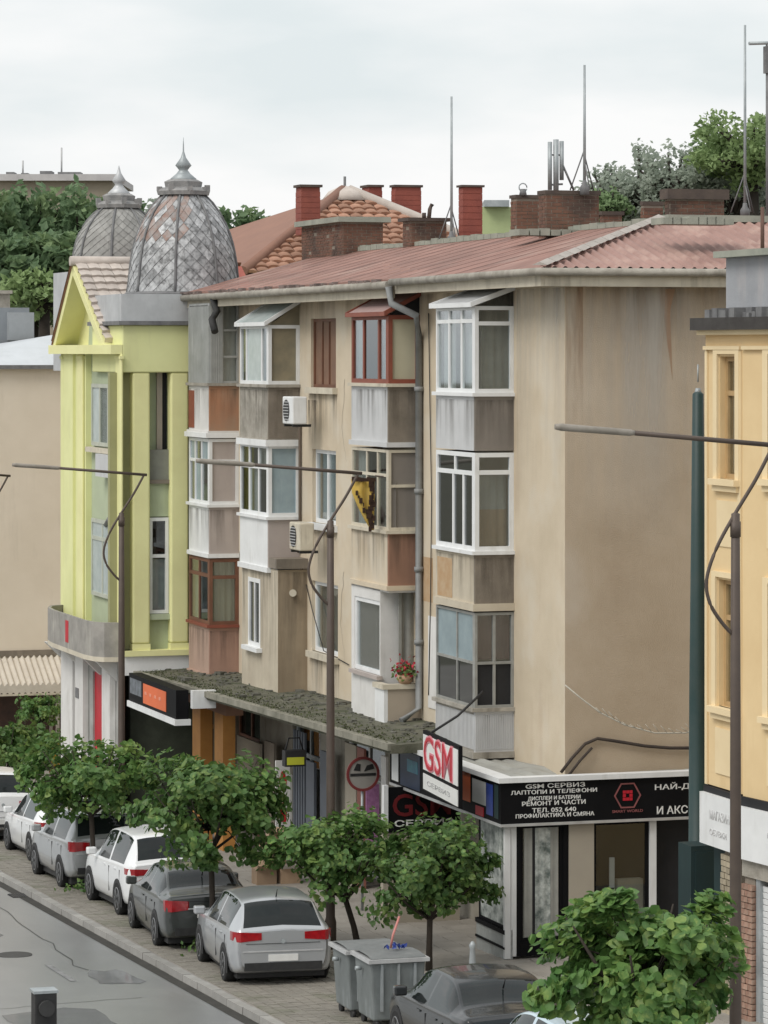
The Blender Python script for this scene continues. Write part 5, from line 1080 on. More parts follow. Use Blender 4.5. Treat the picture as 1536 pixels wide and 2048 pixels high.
# tiled roof house behind the main block
TH = thing('tiled_house', 'house behind with hipped clay-tile roof and red chimneys', 'building')
ap = Vector((-36.8, 7.0, Z(384, -36.8, 7.0))); bz_ = 13.15; c1 = Vector((-32.9, 2.9, bz_)); c2 = Vector((-32.9, 12.0, bz_)); c0_ = Vector((-48, 2.9, bz_ + .6)); c3 = Vector((-48, 12, bz_))
MB().bx(-48, -33.3, 3.3, 11.6, -2, bz_).build('wall', SIDEBEIGE, TH)
RT = MB().add([c0_, c1, ap], [(0, 1, 2)]).add([c2, c3, ap], [(0, 1, 2)]).add([c3, c0_, ap], [(0, 1, 2)]).build('roof', ROOFBROWN, TH)  # smooth brown, darker than the tiles: the left slope's shade put into colour
MB().add([c1 - Vector((0, 0, .08)), c2 - Vector((0, 0, .08)), ap - Vector((0, 0, .08))], [(0, 1, 2)]).build('roof_deck', ROOFBROWN, TH)
sl_ = (ap - (c1 + c2) / 2); rows_ = 17; tl = sl_.length / rows_ * 1.18; tw = .36; tang = math.atan2(ap.z - bz_, -(ap.x - c1.x))
tm = MB(); sec = [(0, .0), (.25, .045), (.5, .055), (.75, .045), (1, 0)]
for k, (f, h) in enumerate(sec): tm.v += [(0, f * tw * .98, h + .07), (-tl, f * tw * .98, h)]
for k in range(4): tm.f.append((2 * k, 2 * k + 2, 2 * k + 3, 2 * k + 1)); tm.sm.add(len(tm.f) - 1)
for k, (f, h) in enumerate(sec): tm.v.append((0, f * tw * .98, h - .02))
for k in range(4): tm.f.append((2 * k + 2, 2 * k, 10 + k, 11 + k))
tme2 = tm.mesh('tile', ROOFTILE); rr = random.Random(31); cnt = 0; rest = MB()
for i in range(rows_):
    f = i / rows_; va, vb = c1.y + (ap.y - c1.y) * f, c2.y + (ap.y - c2.y) * f; x = c1.x + (ap.x - c1.x) * f; z = bz_ + (ap.z - bz_) * f
    nn = int((vb - va) / tw)
    for j in range(nn):
        v = va + (vb - va - nn * tw) / 2 + j * tw; ph = (x, v, z + .02)
        if cnt < 298: link_mesh('tile', tme2, TH, ph, (rr.uniform(-.03, .03), tang * 1.0 + rr.uniform(-.03, .03), 0)); cnt += 1
        else:
            M_ = Matrix.Translation(ph) @ Matrix.Rotation(tang, 4, 'Y'); rest.add([M_ @ Vector(q) for q in tm.v], tm.f, True)
if rest.v: tag(rest.build('tile', ROOFTILE, TH), kind='stuff')
for c in (c1, c2): MB().tube([c + Vector((0, 0, .1)), c.lerp(ap, .98) + Vector((0, 0, .12))], .14, 8).build('hip_tiles', ROOFTILE_PALE if c is c2 else ROOFBROWN, TH)
MB().tube([ap + Vector((0, 0, 0)), ap + Vector((0, 0, .45))], .04, 6).build('roof_spike', LEAD, TH); MB().lathe([(.7, -.25), (.5, .0), (.2, .14), (.02, .18)], tuple(ap), 12).build('ridge_crown', ROOFTILE_PALE, TH)
chim_px(TH, 592, 603, 640, 374, 470, 4.6, brick=False, m=BRICKRED, cap=SOOT, over=.06, capz=.07)
chim_px(TH, 724, 738, 764, 374, 470, 9.2, brick=False, m=BRICKRED, cap=SOOT, over=.05, capz=.07)
chim_px(TH, 783, 791, 842, 374, 480, 9.8, brick=False, m=BRICKRED, cap=SOOT, over=.05, capz=.07)
lg = thing('green_house', 'light green house wall with grey flat roof between the chimneys', 'building'); lg.matrix_world = Matrix.Translation((0, 128, 0))
gx_ = lambda x: (x - PX0) * 128 / F; gz_ = lambda y: CAMZ + (HOR - y) * 128 / F
MB().bx(gx_(955), gx_(1075), 0, 6, 0, gz_(414)).build('wall', LGREEN, lg); MB().bx(gx_(968), gx_(1018), -.4, 6.2, gz_(414), gz_(401)).build('roof', STEEL, lg)

# ================================================================== OCHRE HOUSE AT THE RIGHT
OH = thing('ochre_house', 'ochre rendered house with moulded windows at the right edge', 'building')
o0, o1 = U(1411), U(1486); oz = lambda y, x=1450: Z(y, U(x), 0)
ca, sa = math.cos(R(7.4)), math.sin(R(7.4)); P1 = Fr((o1, 0, 0), (ca, sa, 0), (sa, -ca, 0)); S1 = street(0)
w1 = (U(1440), U(1473), oz(958), oz(713)); w2 = (U(1437), U(1474), oz(1415), oz(1160))
zb_, zt_ = oz(1578), oz(660)
WW = wall_holes(MB(), S1, o0, o1, zb_, zt_, [w1, w2], .2)
pw1 = (.86, 1.56, w1[2] + .05, w1[3]); pw2 = (.86, 1.56, w2[2], w2[3])
wall_holes(WW, P1, 0, 4, zb_ - .05, zt_, [pw1, pw2], .2)
WW.quad(Vector((o0, 8, zb_)), Vector((o0, 0, zb_)), Vector((o0, 0, zt_)), Vector((o0, 8, zt_)))
ex_, ey_ = o1 + 4 * ca, 4 * sa; WW.quad(Vector((ex_, ey_, G(ex_) - .2)), Vector((ex_, 8, G(ex_) - .2)), Vector((ex_, 8, zt_)), Vector((ex_, ey_, zt_))); WW.quad(Vector((ex_, 8, G(ex_) - .4)), Vector((o0, 8, G(ex_) - .4)), Vector((o0, 8, zt_)), Vector((ex_, 8, zt_))); WW.quad(Vector((o0, 8, -.2)), Vector((o0, .31, -.2)), Vector((o0, .31, zb_)), Vector((o0, 8, zb_)))
WW.build('wall', OCHRE, OH)
for fr, hs in ((S1, (w1, w2)), (P1, (pw1, pw2))):
    for h in hs:
        fo = glazing(fr, OH, h[0], h[1], h[2], h[3], mat('ochre_frame', (.50, .34, .17), (.40, .27, .13), 3, .6, .05) if 'ochre_frame' not in MATS else MATS['ochre_frame'], (), (.70,), .08, -.1, .08, GLASS, 'window', True)
        curtain(fr, fo, h[0] + .1, h[1] - .1, h[2] + .1, h[3] - .05, -.2, CURT_G if h is w1 else CURT_W, .03, .2)
        b = MB(); e = .13
        b.box(h[0] - e - .06, h[0] - .03, h[2], h[3] + e, .002, .05, fr); b.box(h[1] + .03, h[1] + e + .06, h[2], h[3] + e, .002, .05, fr); b.box(h[0] - .03, h[1] + .03, h[3] + .04, h[3] + e, .002, .05, fr); b.build('surround', OCHRETRIM, fo)
        MB().box(h[0] - .2, h[1] + .2, h[2] - .1, h[2], -.05, .14, fr).box(h[0] - .16, h[1] + .16, h[2] - .2, h[2] - .1, .0, .08, fr).build('sill', OCHRETRIM, fo)
        MB().box(h[0] - .1, h[1] + .1, h[2] - 1.1, h[2] - .35, .002, .02, fr).build('apron_panel', OCHRETRIM, fo)
for (fr, a, b) in ((S1, o0 + .02, o1 - .03), (P1, .03, 4)):
    MB().box(a, b, zt_ - .32, zt_ - .26, .003, .06, fr).build('string_moulding', OCHRETRIM, OH)
MB().box(o0 + .03, o0 + .12, zb_, zt_ - .33, .003, .03, S1).box(o1 - .16, o1 - .04, zb_, zt_ - .33, .003, .03, S1).build('pilaster_strip', OCHRETRIM, OH)
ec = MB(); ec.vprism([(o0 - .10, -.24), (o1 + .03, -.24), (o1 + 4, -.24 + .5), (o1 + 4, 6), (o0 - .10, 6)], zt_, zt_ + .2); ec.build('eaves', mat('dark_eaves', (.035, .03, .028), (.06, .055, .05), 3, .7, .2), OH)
MB().vprism([(o0 - .05, -.14), (o1 + .02, -.14), (o1 + 4, .36), (o1 + 4, 1), (o0 - .05, 1)], zt_ - .08, zt_).build('soffit_moulding', OCHRETRIM, OH)
pu0 = U(1452, .4); DP = MB().bx(pu0, pu0 + 4, .4, 4, zt_ + .2, Z(512, pu0, .4)); DP.build('parapet_storey', mat('bare_grey_render', (.40, .41, .43), (.30, .31, .33), 1.2, .9, .2, streak=(.5, .44, .42), sfac=.6, ssc=2), OH)
MB().bx(pu0 - .12, pu0 + 4, .22, 4.2, Z(516, pu0, .4), Z(503, pu0, .4)).build('parapet_cap', CAPCONC, OH)
rb = MB(); rr = random.Random(17)
for i in range(26):
    u, s = pu0 + rr.uniform(.1, 3), rr.uniform(.04, .12); rb.bx(u - s, u + s, rr.uniform(-.1, .2), .35, zt_ + .2, zt_ + .2 + s * 1.4)
tag(rb.build('roof_debris', LEAD, OH), kind='stuff')
MB().tube([Vector((pu0 + .35, .9, Z(505, pu0, .4))), Vector((pu0 + .35, .9, Z(415, pu0, .4)))], .035, 6).build('vent_pipe', mat('rusty_pipe', (.16, .09, .07), (.12, .07, .055), 6, .8, .1), OH)
# ground floor: white sign, green wall, brick piers, roller shutter
gl_ = MB().box(o0, U(1450), G(7), zb_ - .02, -.3, -.15, S1); gl_.build('green_wall', DARKGREEN, OH)
OS = thing('shop_sign', 'white lettered shop fascia below the ochre house', 'sign')
fz0, fz1 = oz(1686, 1420), oz(1584, 1420)
MB().box(o0 + .03, o1 - .02, fz0, fz1, .0, .12, S1).build('sign_panel', WHITE, OS); MB().box(.02, 4, fz0 - .05, fz1 - .05, .0, .12, P1).build('sign_panel', WHITE, OS)
MB().box(o0 + .03, o1 - .02, fz1, fz1 + .1, -.1, .05, S1).box(.02, 4, fz1 - .05, fz1 + .1, -.1, .05, P1).build('dark_soffit', DARK, OS)
GREYTXT = mat('faint_grey_letter', (.48, .48, .48), (.6, .6, .6), 14, .6, 0)
text('МАГАЗИН', S1, OS, (o0 + o1) / 2 + .1, fz0 + .62 * (fz1 - fz0), .123, GREYTXT, h=.16, width=.8); text('ОБУВКИ', S1, OS, (o0 + o1) / 2 + .05, fz0 + .28 * (fz1 - fz0), .123, GREYTXT, h=.1, width=.7)
text('МОДА', P1, OS, 1.2, fz0 + .5 * (fz1 - fz0), .123, GREYTXT, h=.1, width=.5); MB().box(1.0, 1.3, fz0 + .66, fz0 + .72, .121, .126, P1).build('red_mark', RED, OS)
def pier(fr, a0, a1, z0, z1, m):
    MB().box(a0 + .01, a1 - .01, z0, z1, -.3, -.02, fr).build('pier_core', MORTAR, OH)
    bme = MB().bx(-.5, .5, -.05, .03, .0, .085).mesh('brick', m); n = int((z1 - z0) / .1); rr = random.Random(int(a0 * 50)); A_ = math.atan2(fr.a.y, fr.a.x)
    for k in range(n):
        z = z0 + k * .1; cuts = [a0, a0 + (a1 - a0) * (.62 if k % 2 else .38), a1]
        for p, q in zip(cuts, cuts[1:]):
            o = link_mesh('brick', bme, OH, fr.p((p + q) / 2, z, rr.uniform(-.008, .012)), (0, 0, A_), (q - p - .012, 1, 1))
BRK2 = mat('pale_red_brick', (.38, .22, .16), (.27, .16, .12), 6, .9, .2, rnd=.22, blot=(.42, .37, .30), bfac=.6, blsc=5)
BRK3 = mat('sandy_brick', (.42, .36, .26), (.3, .26, .19), 6, .9, .2, rnd=.2)
pier(S1, U(1447), U(1466), G(7.4), fz0 - .03, BRK3); pier(P1, .02, .36, G(8.4), fz0 - .35, BRK2)
MB().box(0, 4, fz0 - .34, fz0 - .06, -.3, .02, P1).build('lintel', CONCRETE, OH)
MB().box(.37, .50, G(8.5), fz0 - .35, -.2, -.02, P1).build('shutter_guide', STEEL, OH)
sh = MB(); zz_ = G(8.5); k = 0; sme = MB().bx(0, 2.8, -.02, .012, .006, .092).mesh('shutter_slat', WHITE)
while zz_ < fz0 - .45:
    link_mesh('shutter_slat', sme, OH, P1.p(.5, zz_, -.1), (.12, 0, R(7.4))); zz_ += .1
# dark green kiosk-like screen in the gap
# ================================================================== STREET LAMPS, POLES, ANTENNAS
def lamp(u, v, zj, label, first=None):
    z0 = G(u)
    if first: o = copy_tree(first); o.location = W(u, v, z0); o['label'] = label; return o
    o = thing('street_lamp', label, 'street lamp', (u, v, z0), 0, 'street lamps along the pavement')
    H = 7.95
    MB().lathe([(.11, 0), (.11, .5), (.085, .6), (.075, H * .6), (.06, H), (.02, H + .02)], n=14).build('pole', LAMPBROWN, o)
    J = Vector((.1, .52, H + .9)); tip = Vector((-.1, -2.55, H + 1.14))
    MB().tube([J + Vector((.0, .06, -.02)), tip + (J - tip) * .36], .032, 8).build('arm', LAMPBROWN, o)
    hd = MB().tube([tip + (J - tip) * .36, tip + (J - tip) * .34, tip + (J - tip) * .03, tip], [.03, .045, .05, .035], 10); hd.build('lamp_head', mat('lamp_head_grey', (.33, .30, .26), (.2, .18, .15), 3, .5, 0) if 'lamp_head_grey' not in MATS else MATS['lamp_head_grey'], o)
    pts = []
    ctrl = [J, Vector((.05, .28, H + .45)), Vector((0, -.02, H - .02)), Vector((0, -.28, H - .45)), Vector((0, -.42, H - .85)), Vector((0, -.37, H - 1.15)), Vector((0, -.2, H - 1.4)), Vector((0, -.05, H - 1.55))]
    for i in range(len(ctrl) - 1):
        a, b, c, d = ctrl[max(0, i - 1)], ctrl[i], ctrl[i + 1], ctrl[min(len(ctrl) - 1, i + 2)]
        for k in range(5):
            t = k / 5; pts.append(.5 * ((2 * b) + (c - a) * t + (2 * a - 5 * b + 4 * c - d) * t * t + (3 * b - a - 3 * c + d) * t ** 3))
    pts.append(ctrl[-1]); MB().tube(pts, .026, 8).build('curved_brace', LAMPBROWN, o)
    MB().tube([Vector((0, 0, H - .3)), Vector((0, 0, H - .1))], .075, 10).build('collar', LAMPBROWN, o)
    return o
LV = -3.8
l1 = lamp(U(661, LV), LV, 0, 'brown street lamp in the middle, before the bays with the ragged pennant')
lamp(U(1471, LV), LV, 0, 'brown street lamp before the ochre house', l1).scale = (.9, 1, 1.038)
lamp(U(243, LV), LV, 0, 'brown street lamp before the domed house', l1)
lamp(U(-22, LV), LV, 0, 'farthest street lamp, before the beige blank wall at the left edge', l1)
gp_u = 5.2; gp_v = V(1396, gp_u); gp = thing('trolley_pole', 'tapered dark green pole between the corner shop and ochre house', 'pole', (gp_u, gp_v, G(gp_u)))
hp_ = Z(788, gp_u, gp_v) - G(gp_u)
MB().lathe([(.26, 0), (.26, 1.0), (.17, 1.05), (.15, hp_ * .5), (.095, hp_), (.05, hp_ + .04)], n=18).build('pole', POLEGREEN, gp)
MB().tube([Vector((0, 0, hp_)), Vector((0, 0, hp_ + .1))], [.07, .04], 10).build('cap', STEEL, gp); MB().tube([Vector((0, 0, hp_ + .2)), Vector((0, 0, hp_ + .5))], .015, 6).build('rod', STEEL, gp)
kg = thing('kiosk', 'dark green metal cabinet at the foot of the green pole', 'cabinet', (gp_u + .7, gp_v - .1, G(gp_u)))
kv0, kv1 = V(1382, gp_u + .9) - gp_v + .1, V(1445, gp_u + .9) - gp_v + .1
MB().bx(-.35, .2, kv0, kv1, 0, Z(1690, gp_u + .9, gp_v) - G(gp_u)).build('cabinet_body', DARKGREEN, kg); MB().bx(.2, .215, kv0 + .08, kv1 - .08, .2, Z(1690, gp_u + .9, gp_v) - G(gp_u) - .1).build('door', DARKGREEN, kg); MB().bx(.215, .24, kv0 + .12, kv0 + .15, 1.0, 1.2).build('handle', STEEL, kg)
# masts on the roof
def mast(px_, ytop, ybot, v, label, r=.036):
    u = U(px_, v); zb = Z(ybot, u, v); o = thing('antenna_mast', label, 'antenna mast', (u, v, zb), 0, 'masts on the red roof')
    MB().tube([Vector((0, 0, 0)), Vector((0, 0, Z(ytop, u, v) - zb))], [r, r * .7], 8).build('pole', STEEL, o)
    MB().lathe([(.10, -.1), (.10, .05), (.055, .12), (.04, .2)], n=10).build('foot', LEAD, o)
    for k in range(3): MB().tube([Vector((0, 0, .6 + k * .12)), Vector((.3 * math.cos(k * 2.1), .3 * math.sin(k * 2.1), 0))], .015, 5).build('strut', LEAD, o)
    return o
mast(903, 193, 480, 3.25, 'tall steel mast beside the lone red chimney')
mast(1169, 130, 380, 3.3, 'steel mast rising from the wide brick chimney')
mast(1490, 50, 425, 6.8, 'tallest steel mast at the right above the rear roof')
am = thing('antenna', 'T-shaped aerial with a hanging cable at the top right edge', 'antenna', (U(1536, 6.5), 6.5, 13.2))
ua = U(1536, 6.5); ht = Z(88, ua, 6.5) - 13.2
MB().tube([Vector((0, 0, 0)), Vector((0, 0, ht))], .05, 8).build('pole', LEAD, am); MB().tube([Vector((0, -.42, ht)), Vector((0, .5, ht + .05))], .04, 6).build('crossbar', STEEL, am); MB().bx(-.06, .06, -.08, .08, ht - .6, ht - .05).build('dipole_box', LEAD, am)
ca_ = thing('cell_antenna', 'cluster of three upright panel antennas with a slanting stay', 'antenna', (U(1112, 9), 9, Z(400, U(1112, 9), 9)))
uc_ = U(1112, 9); sc_ = Yd(uc_, 9) / F
for (dx, y0, y1, r) in ((-13, 380, 284, .06), (0, 385, 279, .075), (12, 360, 282, .06)): MB().tube([Vector((0, dx * sc_, (400 - y0) * sc_)), Vector((0, dx * sc_, (400 - y1) * sc_))], r, 8).build('panel_antenna', STEEL, ca_)
MB().tube([Vector((0, 12 * sc_, 75 * sc_)), Vector((0, 38 * sc_, 20 * sc_))], .03, 6).tube([Vector((0, -14 * sc_, 30 * sc_)), Vector((0, 14 * sc_, 32 * sc_))], .03, 6).tube([Vector((0, -13 * sc_, 90 * sc_)), Vector((0, 12 * sc_, 90 * sc_))], .025, 6).build('stay', LEAD, ca_)
MB().bx(-.5, .5, -.6, .6, -3, .1).build('base_block', BRICK, ca_)
tv = thing('roof_vent', 'dark bent vent pipe on a low brick chimney', 'vent pipe', (U(858, 3.0), 3.0, Z(436, U(858, 3.0), 3.0)))
MB().tube([Vector((0, 0, 0)), Vector((0, .02, .2)), Vector((0, .08, .32))], .05, 6).tube([Vector((0, -.12, 0)), Vector((0, -.12, .12))], .05, 6).build('pipe', SOOT, tv)
tv2 = thing('roof_vent', 'small ringed vent on the narrow brick chimney', 'vent pipe', (U(1046, 2.9), 2.9, Z(391, U(1046, 2.9), 2.9)))
MB().tube([Vector((0, 0, 0)), Vector((0, 0, .14))], [.09, .06], 8).build('pipe', LEAD, tv2); MB().tube([Vector((0, .09 * math.cos(t * .5), .17 + .09 * math.sin(t * .5))) for t in range(13)], .014, 5).build('ring', STEEL, tv2)
# ================================================================== TREES
def heart_leaf():
    m = MB(); pts = [(0, -.5, 0), (.36, -.42, .05), (.46, -.05, .09), (.26, .32, .04), (0, .62, -.06), (-.26, .32, .04), (-.46, -.05, .09), (-.36, -.42, .05), (0, 0, -.03)]
    m.add([Vector(p) for p in pts], [(8, 0, 1), (8, 1, 2), (8, 2, 3), (8, 3, 4), (8, 4, 5), (8, 5, 6), (8, 6, 7), (8, 7, 0)], True); return m
LM = heart_leaf(); LME = LM.mesh('leaf', LEAF)
def rotm(rr, out):
    n = (out * rr.uniform(.4, 1.0) + Vector((rr.gauss(0, .45), rr.gauss(0, .45), rr.gauss(.45, .4)))).normalized()
    q = n.to_track_quat('Z', 'Y').to_matrix().to_4x4(); return q @ Matrix.Rotation(rr.uniform(0, 6.28), 4, 'Z')
def street_tree(u, v, label, rx, rz, zc, n_leaf=1500, n_part=0, ls=.19, lean=(0, 0), seed=1, trunk_r=.055):
    rr = random.Random(seed); o = thing('catalpa_tree', label, 'tree', (u, v, G(u)), 0, 'round street trees on the pavement')
    C = Vector((lean[0], lean[1], zc))
    t = MB(); fork = zc - rz * .75
    t.tube([Vector((0, 0, 0)), Vector((lean[0] * .2, lean[1] * .2, fork * .5)), Vector((lean[0] * .5, lean[1] * .5, fork))], [trunk_r * 1.25, trunk_r, trunk_r * .95], 9)
    for k in range(9):
        a = k * 2.4; e = C + Vector((rx * .7 * math.cos(a), rx * .7 * math.sin(a), rz * rr.uniform(-.1, .75)))
        b0 = Vector((lean[0] * .5, lean[1] * .5, fork - .03)); md = b0.lerp(e, .5) + Vector((0, 0, -.08)); t.tube([b0, md, e], [trunk_r * .6, trunk_r * .4, trunk_r * .15], 6)
    t.build('trunk', BARK, o)
    lobes = []; bt = []
    for k in range(46):
        d = Vector((rr.gauss(0, 1), rr.gauss(0, 1), rr.gauss(.1, .75))).normalized(); f = rr.uniform(.25, .92) if k % 7 else rr.uniform(.86, .98); lobes.append((C + Vector((d.x * rx * f, d.y * rx * f, d.z * rz * f * .95)), rr.uniform(.2, .38) if k % 7 else rr.uniform(.16, .24)))
        bt.append(lobes[-1][0])
    tw_ = MB()
    for q in bt: tw_.tube([C + Vector((0, 0, -rz * .4)), C.lerp(q, .55), q], [.018, .012, .005], 4)
    tag(tw_.build('twigs', BARK, o), kind='stuff')
    crown = MB(); npart = 0
    for i in range(n_leaf):
        c, rl = rr.choice(lobes); d = Vector((rr.gauss(0, 1), rr.gauss(0, 1), rr.gauss(0, 1))).normalized(); f = rr.random() ** .4
        p = c + Vector((d.x * rl * rx * f, d.y * rl * rx * f, d.z * rl * rz * f * 1.0))
        out = Vector(((p.x - C.x) / rx, (p.y - C.y) / rx, (p.z - C.z) / rz)); 
        s = ls * rr.uniform(.5, 1.2); M = rotm(rr, out)
        if npart < n_part and out.length > .62 and (out.x - out.y * .1 + out.z) > .25:
            l = link_mesh('leaf', LME, o); l.matrix_local = Matrix.Translation(p) @ M @ Matrix.Scale(s * 1.1, 4); npart += 1
        else: crown.add([p + (M @ (Vector(q) * s)) for q in LM.v], LM.f, True)
    c = crown.build('crown', LEAF, o); tag(c, kind='stuff'); return o
street_tree(17.9, -5.68, 'largest round catalpa in the front right corner', 1.48, 1.04, 2.45, 6400, 290, .15, (0, .08), 1, .08)
street_tree(1.15, -3.0, 'round catalpa behind the bins, before the GSM sign', 1.28, 1.05, 1.72, 4200, 240, .115, (-.05, .05), 2)
street_tree(-1.4, -3.5, 'pale round catalpa leaning left beside the silver hatchback', 1.36, 1.0, 1.78, 4200, 240, .115, (.0, -.55), 3)
street_tree(-2.62, -5.95, 'round catalpa between the silver hatchback and graphite sedan', 1.5, 1.12, 2.72, 5600, 200, .125, (0, -.1), 4)
street_tree(-12.45, -5.95, 'dark round catalpa between the white crossover and grey-silver car', 1.42, 1.05, 2.45, 5000, 0, .125, (0, -.15), 5)
street_tree(-34.5, -3.4, 'catalpa at the left edge before the cream awning', 1.5, 1.05, 1.45, 3200, 0, .14, (0, 0), 6)
street_tree(-26.6, -.9, 'thin pale shrub under the black box sign', .65, .7, 2.0, 700, 0, .12, (0, 0), 7)
street_tree(-40.5, -1.2, 'bright green small tree under the cream awning', .8, .55, 2.0, 1300, 0, .11, (0, 0), 8)
def bigtree(x, y, ztop, rx, rz, label, seed, n=5200, m=LEAFD, ls=.42, gap=.42, name='broadleaf_tree'):
    rr = random.Random(seed); o = thing(name, label, 'tree', (0, 0, 0), 0, 'trees beyond the roofs'); o.matrix_world = Matrix.Translation((x, y, -4))
    zt = ztop + 4; C = Vector((0, 0, zt - rz)); t = MB()
    t.tube([Vector((0, 0, 0)), Vector((rr.uniform(-.3, .3), 0, (zt - 2 * rz) * .6 + 1)), C], [.45, .34, .16], 8)
    lobes = []
    for k in range(60):
        d = Vector((rr.gauss(0, 1), rr.gauss(0, 1), rr.gauss(.1, .9))).normalized(); f = rr.uniform(.4, .95); p = C + Vector((d.x * rx * f, d.y * rx * f, d.z * rz * f)); lobes.append((p, rr.uniform(.2, .36)))
        t.tube([C + Vector((0, 0, -rz * .6 * rr.random())), p], [.12, .03], 5)
    t.build('trunk', BARK, o); cr = MB()
    for i in range(n):
        c, rl = rr.choice(lobes); d = Vector((rr.gauss(0, 1), rr.gauss(0, 1), rr.gauss(0, 1))).normalized() * rr.random() ** gap
        leafquad(cr, c + Vector((d.x * rl * rx, d.y * rl * rx, d.z * rl * rz)), ls * rr.uniform(.5, 1.2), rr, .8)
    tag(cr.build('crown', m, o), kind='stuff'); return o
Xp = lambda px_, y: (px_ - PX0) * y / F; Zp = lambda py, y: CAMZ + (HOR - py) * y / F
for i, (px_, yy, pt, w_, h_, lb) in enumerate(((-20, 150, 372, 2.4, 3.2, 'dark green tree at the left edge under the flat-roofed block'), (70, 152, 362, 2.1, 3.4, 'broad green tree second from the left edge behind the beige house'), (160, 150, 368, 2.0, 3.2, 'green tree left of the dull dome'), (228, 158, 378, 1.6, 2.6, 'green tree just behind the dull dome'), (120, 140, 460, 2.4, 1.6, 'low green tree before the trees left of the domes'), (20, 140, 470, 2.2, 1.6, 'low dark tree above the small chimney at the left'))):
    bigtree(Xp(px_, yy), yy, Zp(pt, yy), w_, h_, lb, 40 + i, 4200, LEAFD, .26)
bigtree(Xp(90, 120), 120, Zp(540, 120), 1.6, .8, 'bright yellow-green bush beside the far chimney', 60, 1500, LEAFL, .16)
bigtree(Xp(490, 150), 150, Zp(405, 150), 1.5, 2.0, 'grey-green tree right of the bright dome', 61, 2600, LEAFD, .24)
bigtree(Xp(325, 160), 160, Zp(388, 160), 1.1, 1.6, 'sparse tree between the two domes', 62, 700, LEAFG, .2)
for i, (px_, yy, pt, w_, h_, n, m, lb) in enumerate((
        (1215, 135, 312, 1.15, 1.5, 1500, LEAFG, 'thin silvery tree just right of the steel mast'), (1280, 133, 292, 1.35, 1.7, 2100, LEAFG, 'sparse silvery tree left of the airy tree'),
        (1345, 130, 270, 1.45, 1.9, 2400, LEAFG, 'airy silvery tree with sky showing through it'), (1400, 138, 276, 1.2, 1.8, 1700, LEAFG, 'slim silvery tree between the airy tree and green crown'),
        (1505, 128, 222, 2.4, 1.5, 6200, LEAFL, 'tall bright green crown at the upper right edge'), (1432, 131, 258, 1.3, 1.4, 2600, LEAFM, 'mid green crown left of the tall bright crown'),
        (1212, 132, 375, 1.0, .9, 1500, LEAFM, 'low green tree right of the wide brick chimney'), (1470, 130, 320, 1.4, 1.5, 1700, LEAFG, 'silvery tree under the tall bright crown'), (1535, 131, 325, 1.3, 1.5, 1700, LEAFG, 'silvery tree at the very right edge'),
        (1410, 134, 340, 1.2, 1.2, 1200, LEAFG, 'low silvery tree behind the sooty chimney'))):
    bigtree(Xp(px_, yy), yy, Zp(pt, yy), w_, h_, lb, 70 + i, n, m, .125, .6)
# ================================================================== CARS
def interp(tab, x):
    if x <= tab[0][0]: return tab[0][1:]
    for k in range(len(tab) - 1):
        if x <= tab[k + 1][0]:
            p0, p1, p2, p3 = tab[max(0, k - 1)], tab[k], tab[k + 1], tab[min(len(tab) - 1, k + 2)]; t = (x - p1[0]) / (p2[0] - p1[0]); r = []
            for c in range(1, len(p1)):
                m1 = (p2[c] - p0[c]) / max(1e-6, p2[0] - p0[0]) * (p2[0] - p1[0]); m2 = (p3[c] - p1[c]) / max(1e-6, p3[0] - p1[0]) * (p2[0] - p1[0])
                d = p2[c] - p1[c]
                if d == 0: m1 = m2 = 0
                else: m1 = max(0, min(3, m1 / d)) * d; m2 = max(0, min(3, m2 / d)) * d
                h = t * t * t; s = t * t
                r.append((2 * h - 3 * s + 1) * p1[c] + (h - 2 * s + t) * m1 + (-2 * h + 3 * s) * p2[c] + (h - s) * m2)
            return r
    return tab[-1][1:]
# (x from the rear, half-width factor, bottom, belt, top, roof half-width factor)
HATCH = [(0, .84, .34, .90, .93, .80), (.06, .93, .27, .95, 1.0, .82), (.22, .98, .22, .97, 1.18, .77), (.50, 1, .20, .97, 1.40, .71), (1.1, 1, .18, .96, 1.47, .70), (1.9, 1, .18, .94, 1.48, .70), (2.55, 1, .18, .92, 1.37, .71), (3.15, 1, .18, .91, 1.03, .80), (3.7, .97, .20, .84, .91, .80), (4.0, .92, .25, .72, .79, .78), (4.18, .82, .32, .6, .64, .7), (4.25, .7, .4, .5, .53, .6)]
SEDAN = [(0, .84, .36, .92, .97, .82), (.06, .93, .27, .96, 1.02, .84), (.35, .98, .22, .96, 1.05, .84), (.62, 1, .20, .96, 1.10, .80), (1.15, 1, .19, .95, 1.36, .72), (1.7, 1, .18, .94, 1.43, .69), (2.3, 1, .18, .93, 1.43, .69), (2.85, 1, .18, .92, 1.32, .71), (3.45, 1, .18, .90, .99, .80), (4.0, .97, .2, .82, .88, .80), (4.35, .9, .26, .7, .76, .76), (4.5, .74, .36, .55, .58, .66)]
SUVT = [(0, .85, .42, 1.02, 1.06, .80), (.06, .94, .34, 1.06, 1.14, .80), (.2, .98, .28, 1.07, 1.36, .76), (.42, 1, .26, 1.06, 1.57, .72), (1.1, 1, .24, 1.05, 1.64, .71), (1.9, 1, .24, 1.03, 1.65, .71), (2.55, 1, .24, 1.02, 1.54, .72), (3.1, 1, .24, 1.0, 1.15, .8), (3.7, .97, .26, .94, 1.01, .8), (4.05, .92, .3, .8, .88, .78), (4.28, .8, .36, .66, .7, .7), (4.35, .7, .45, .55, .58, .6)]
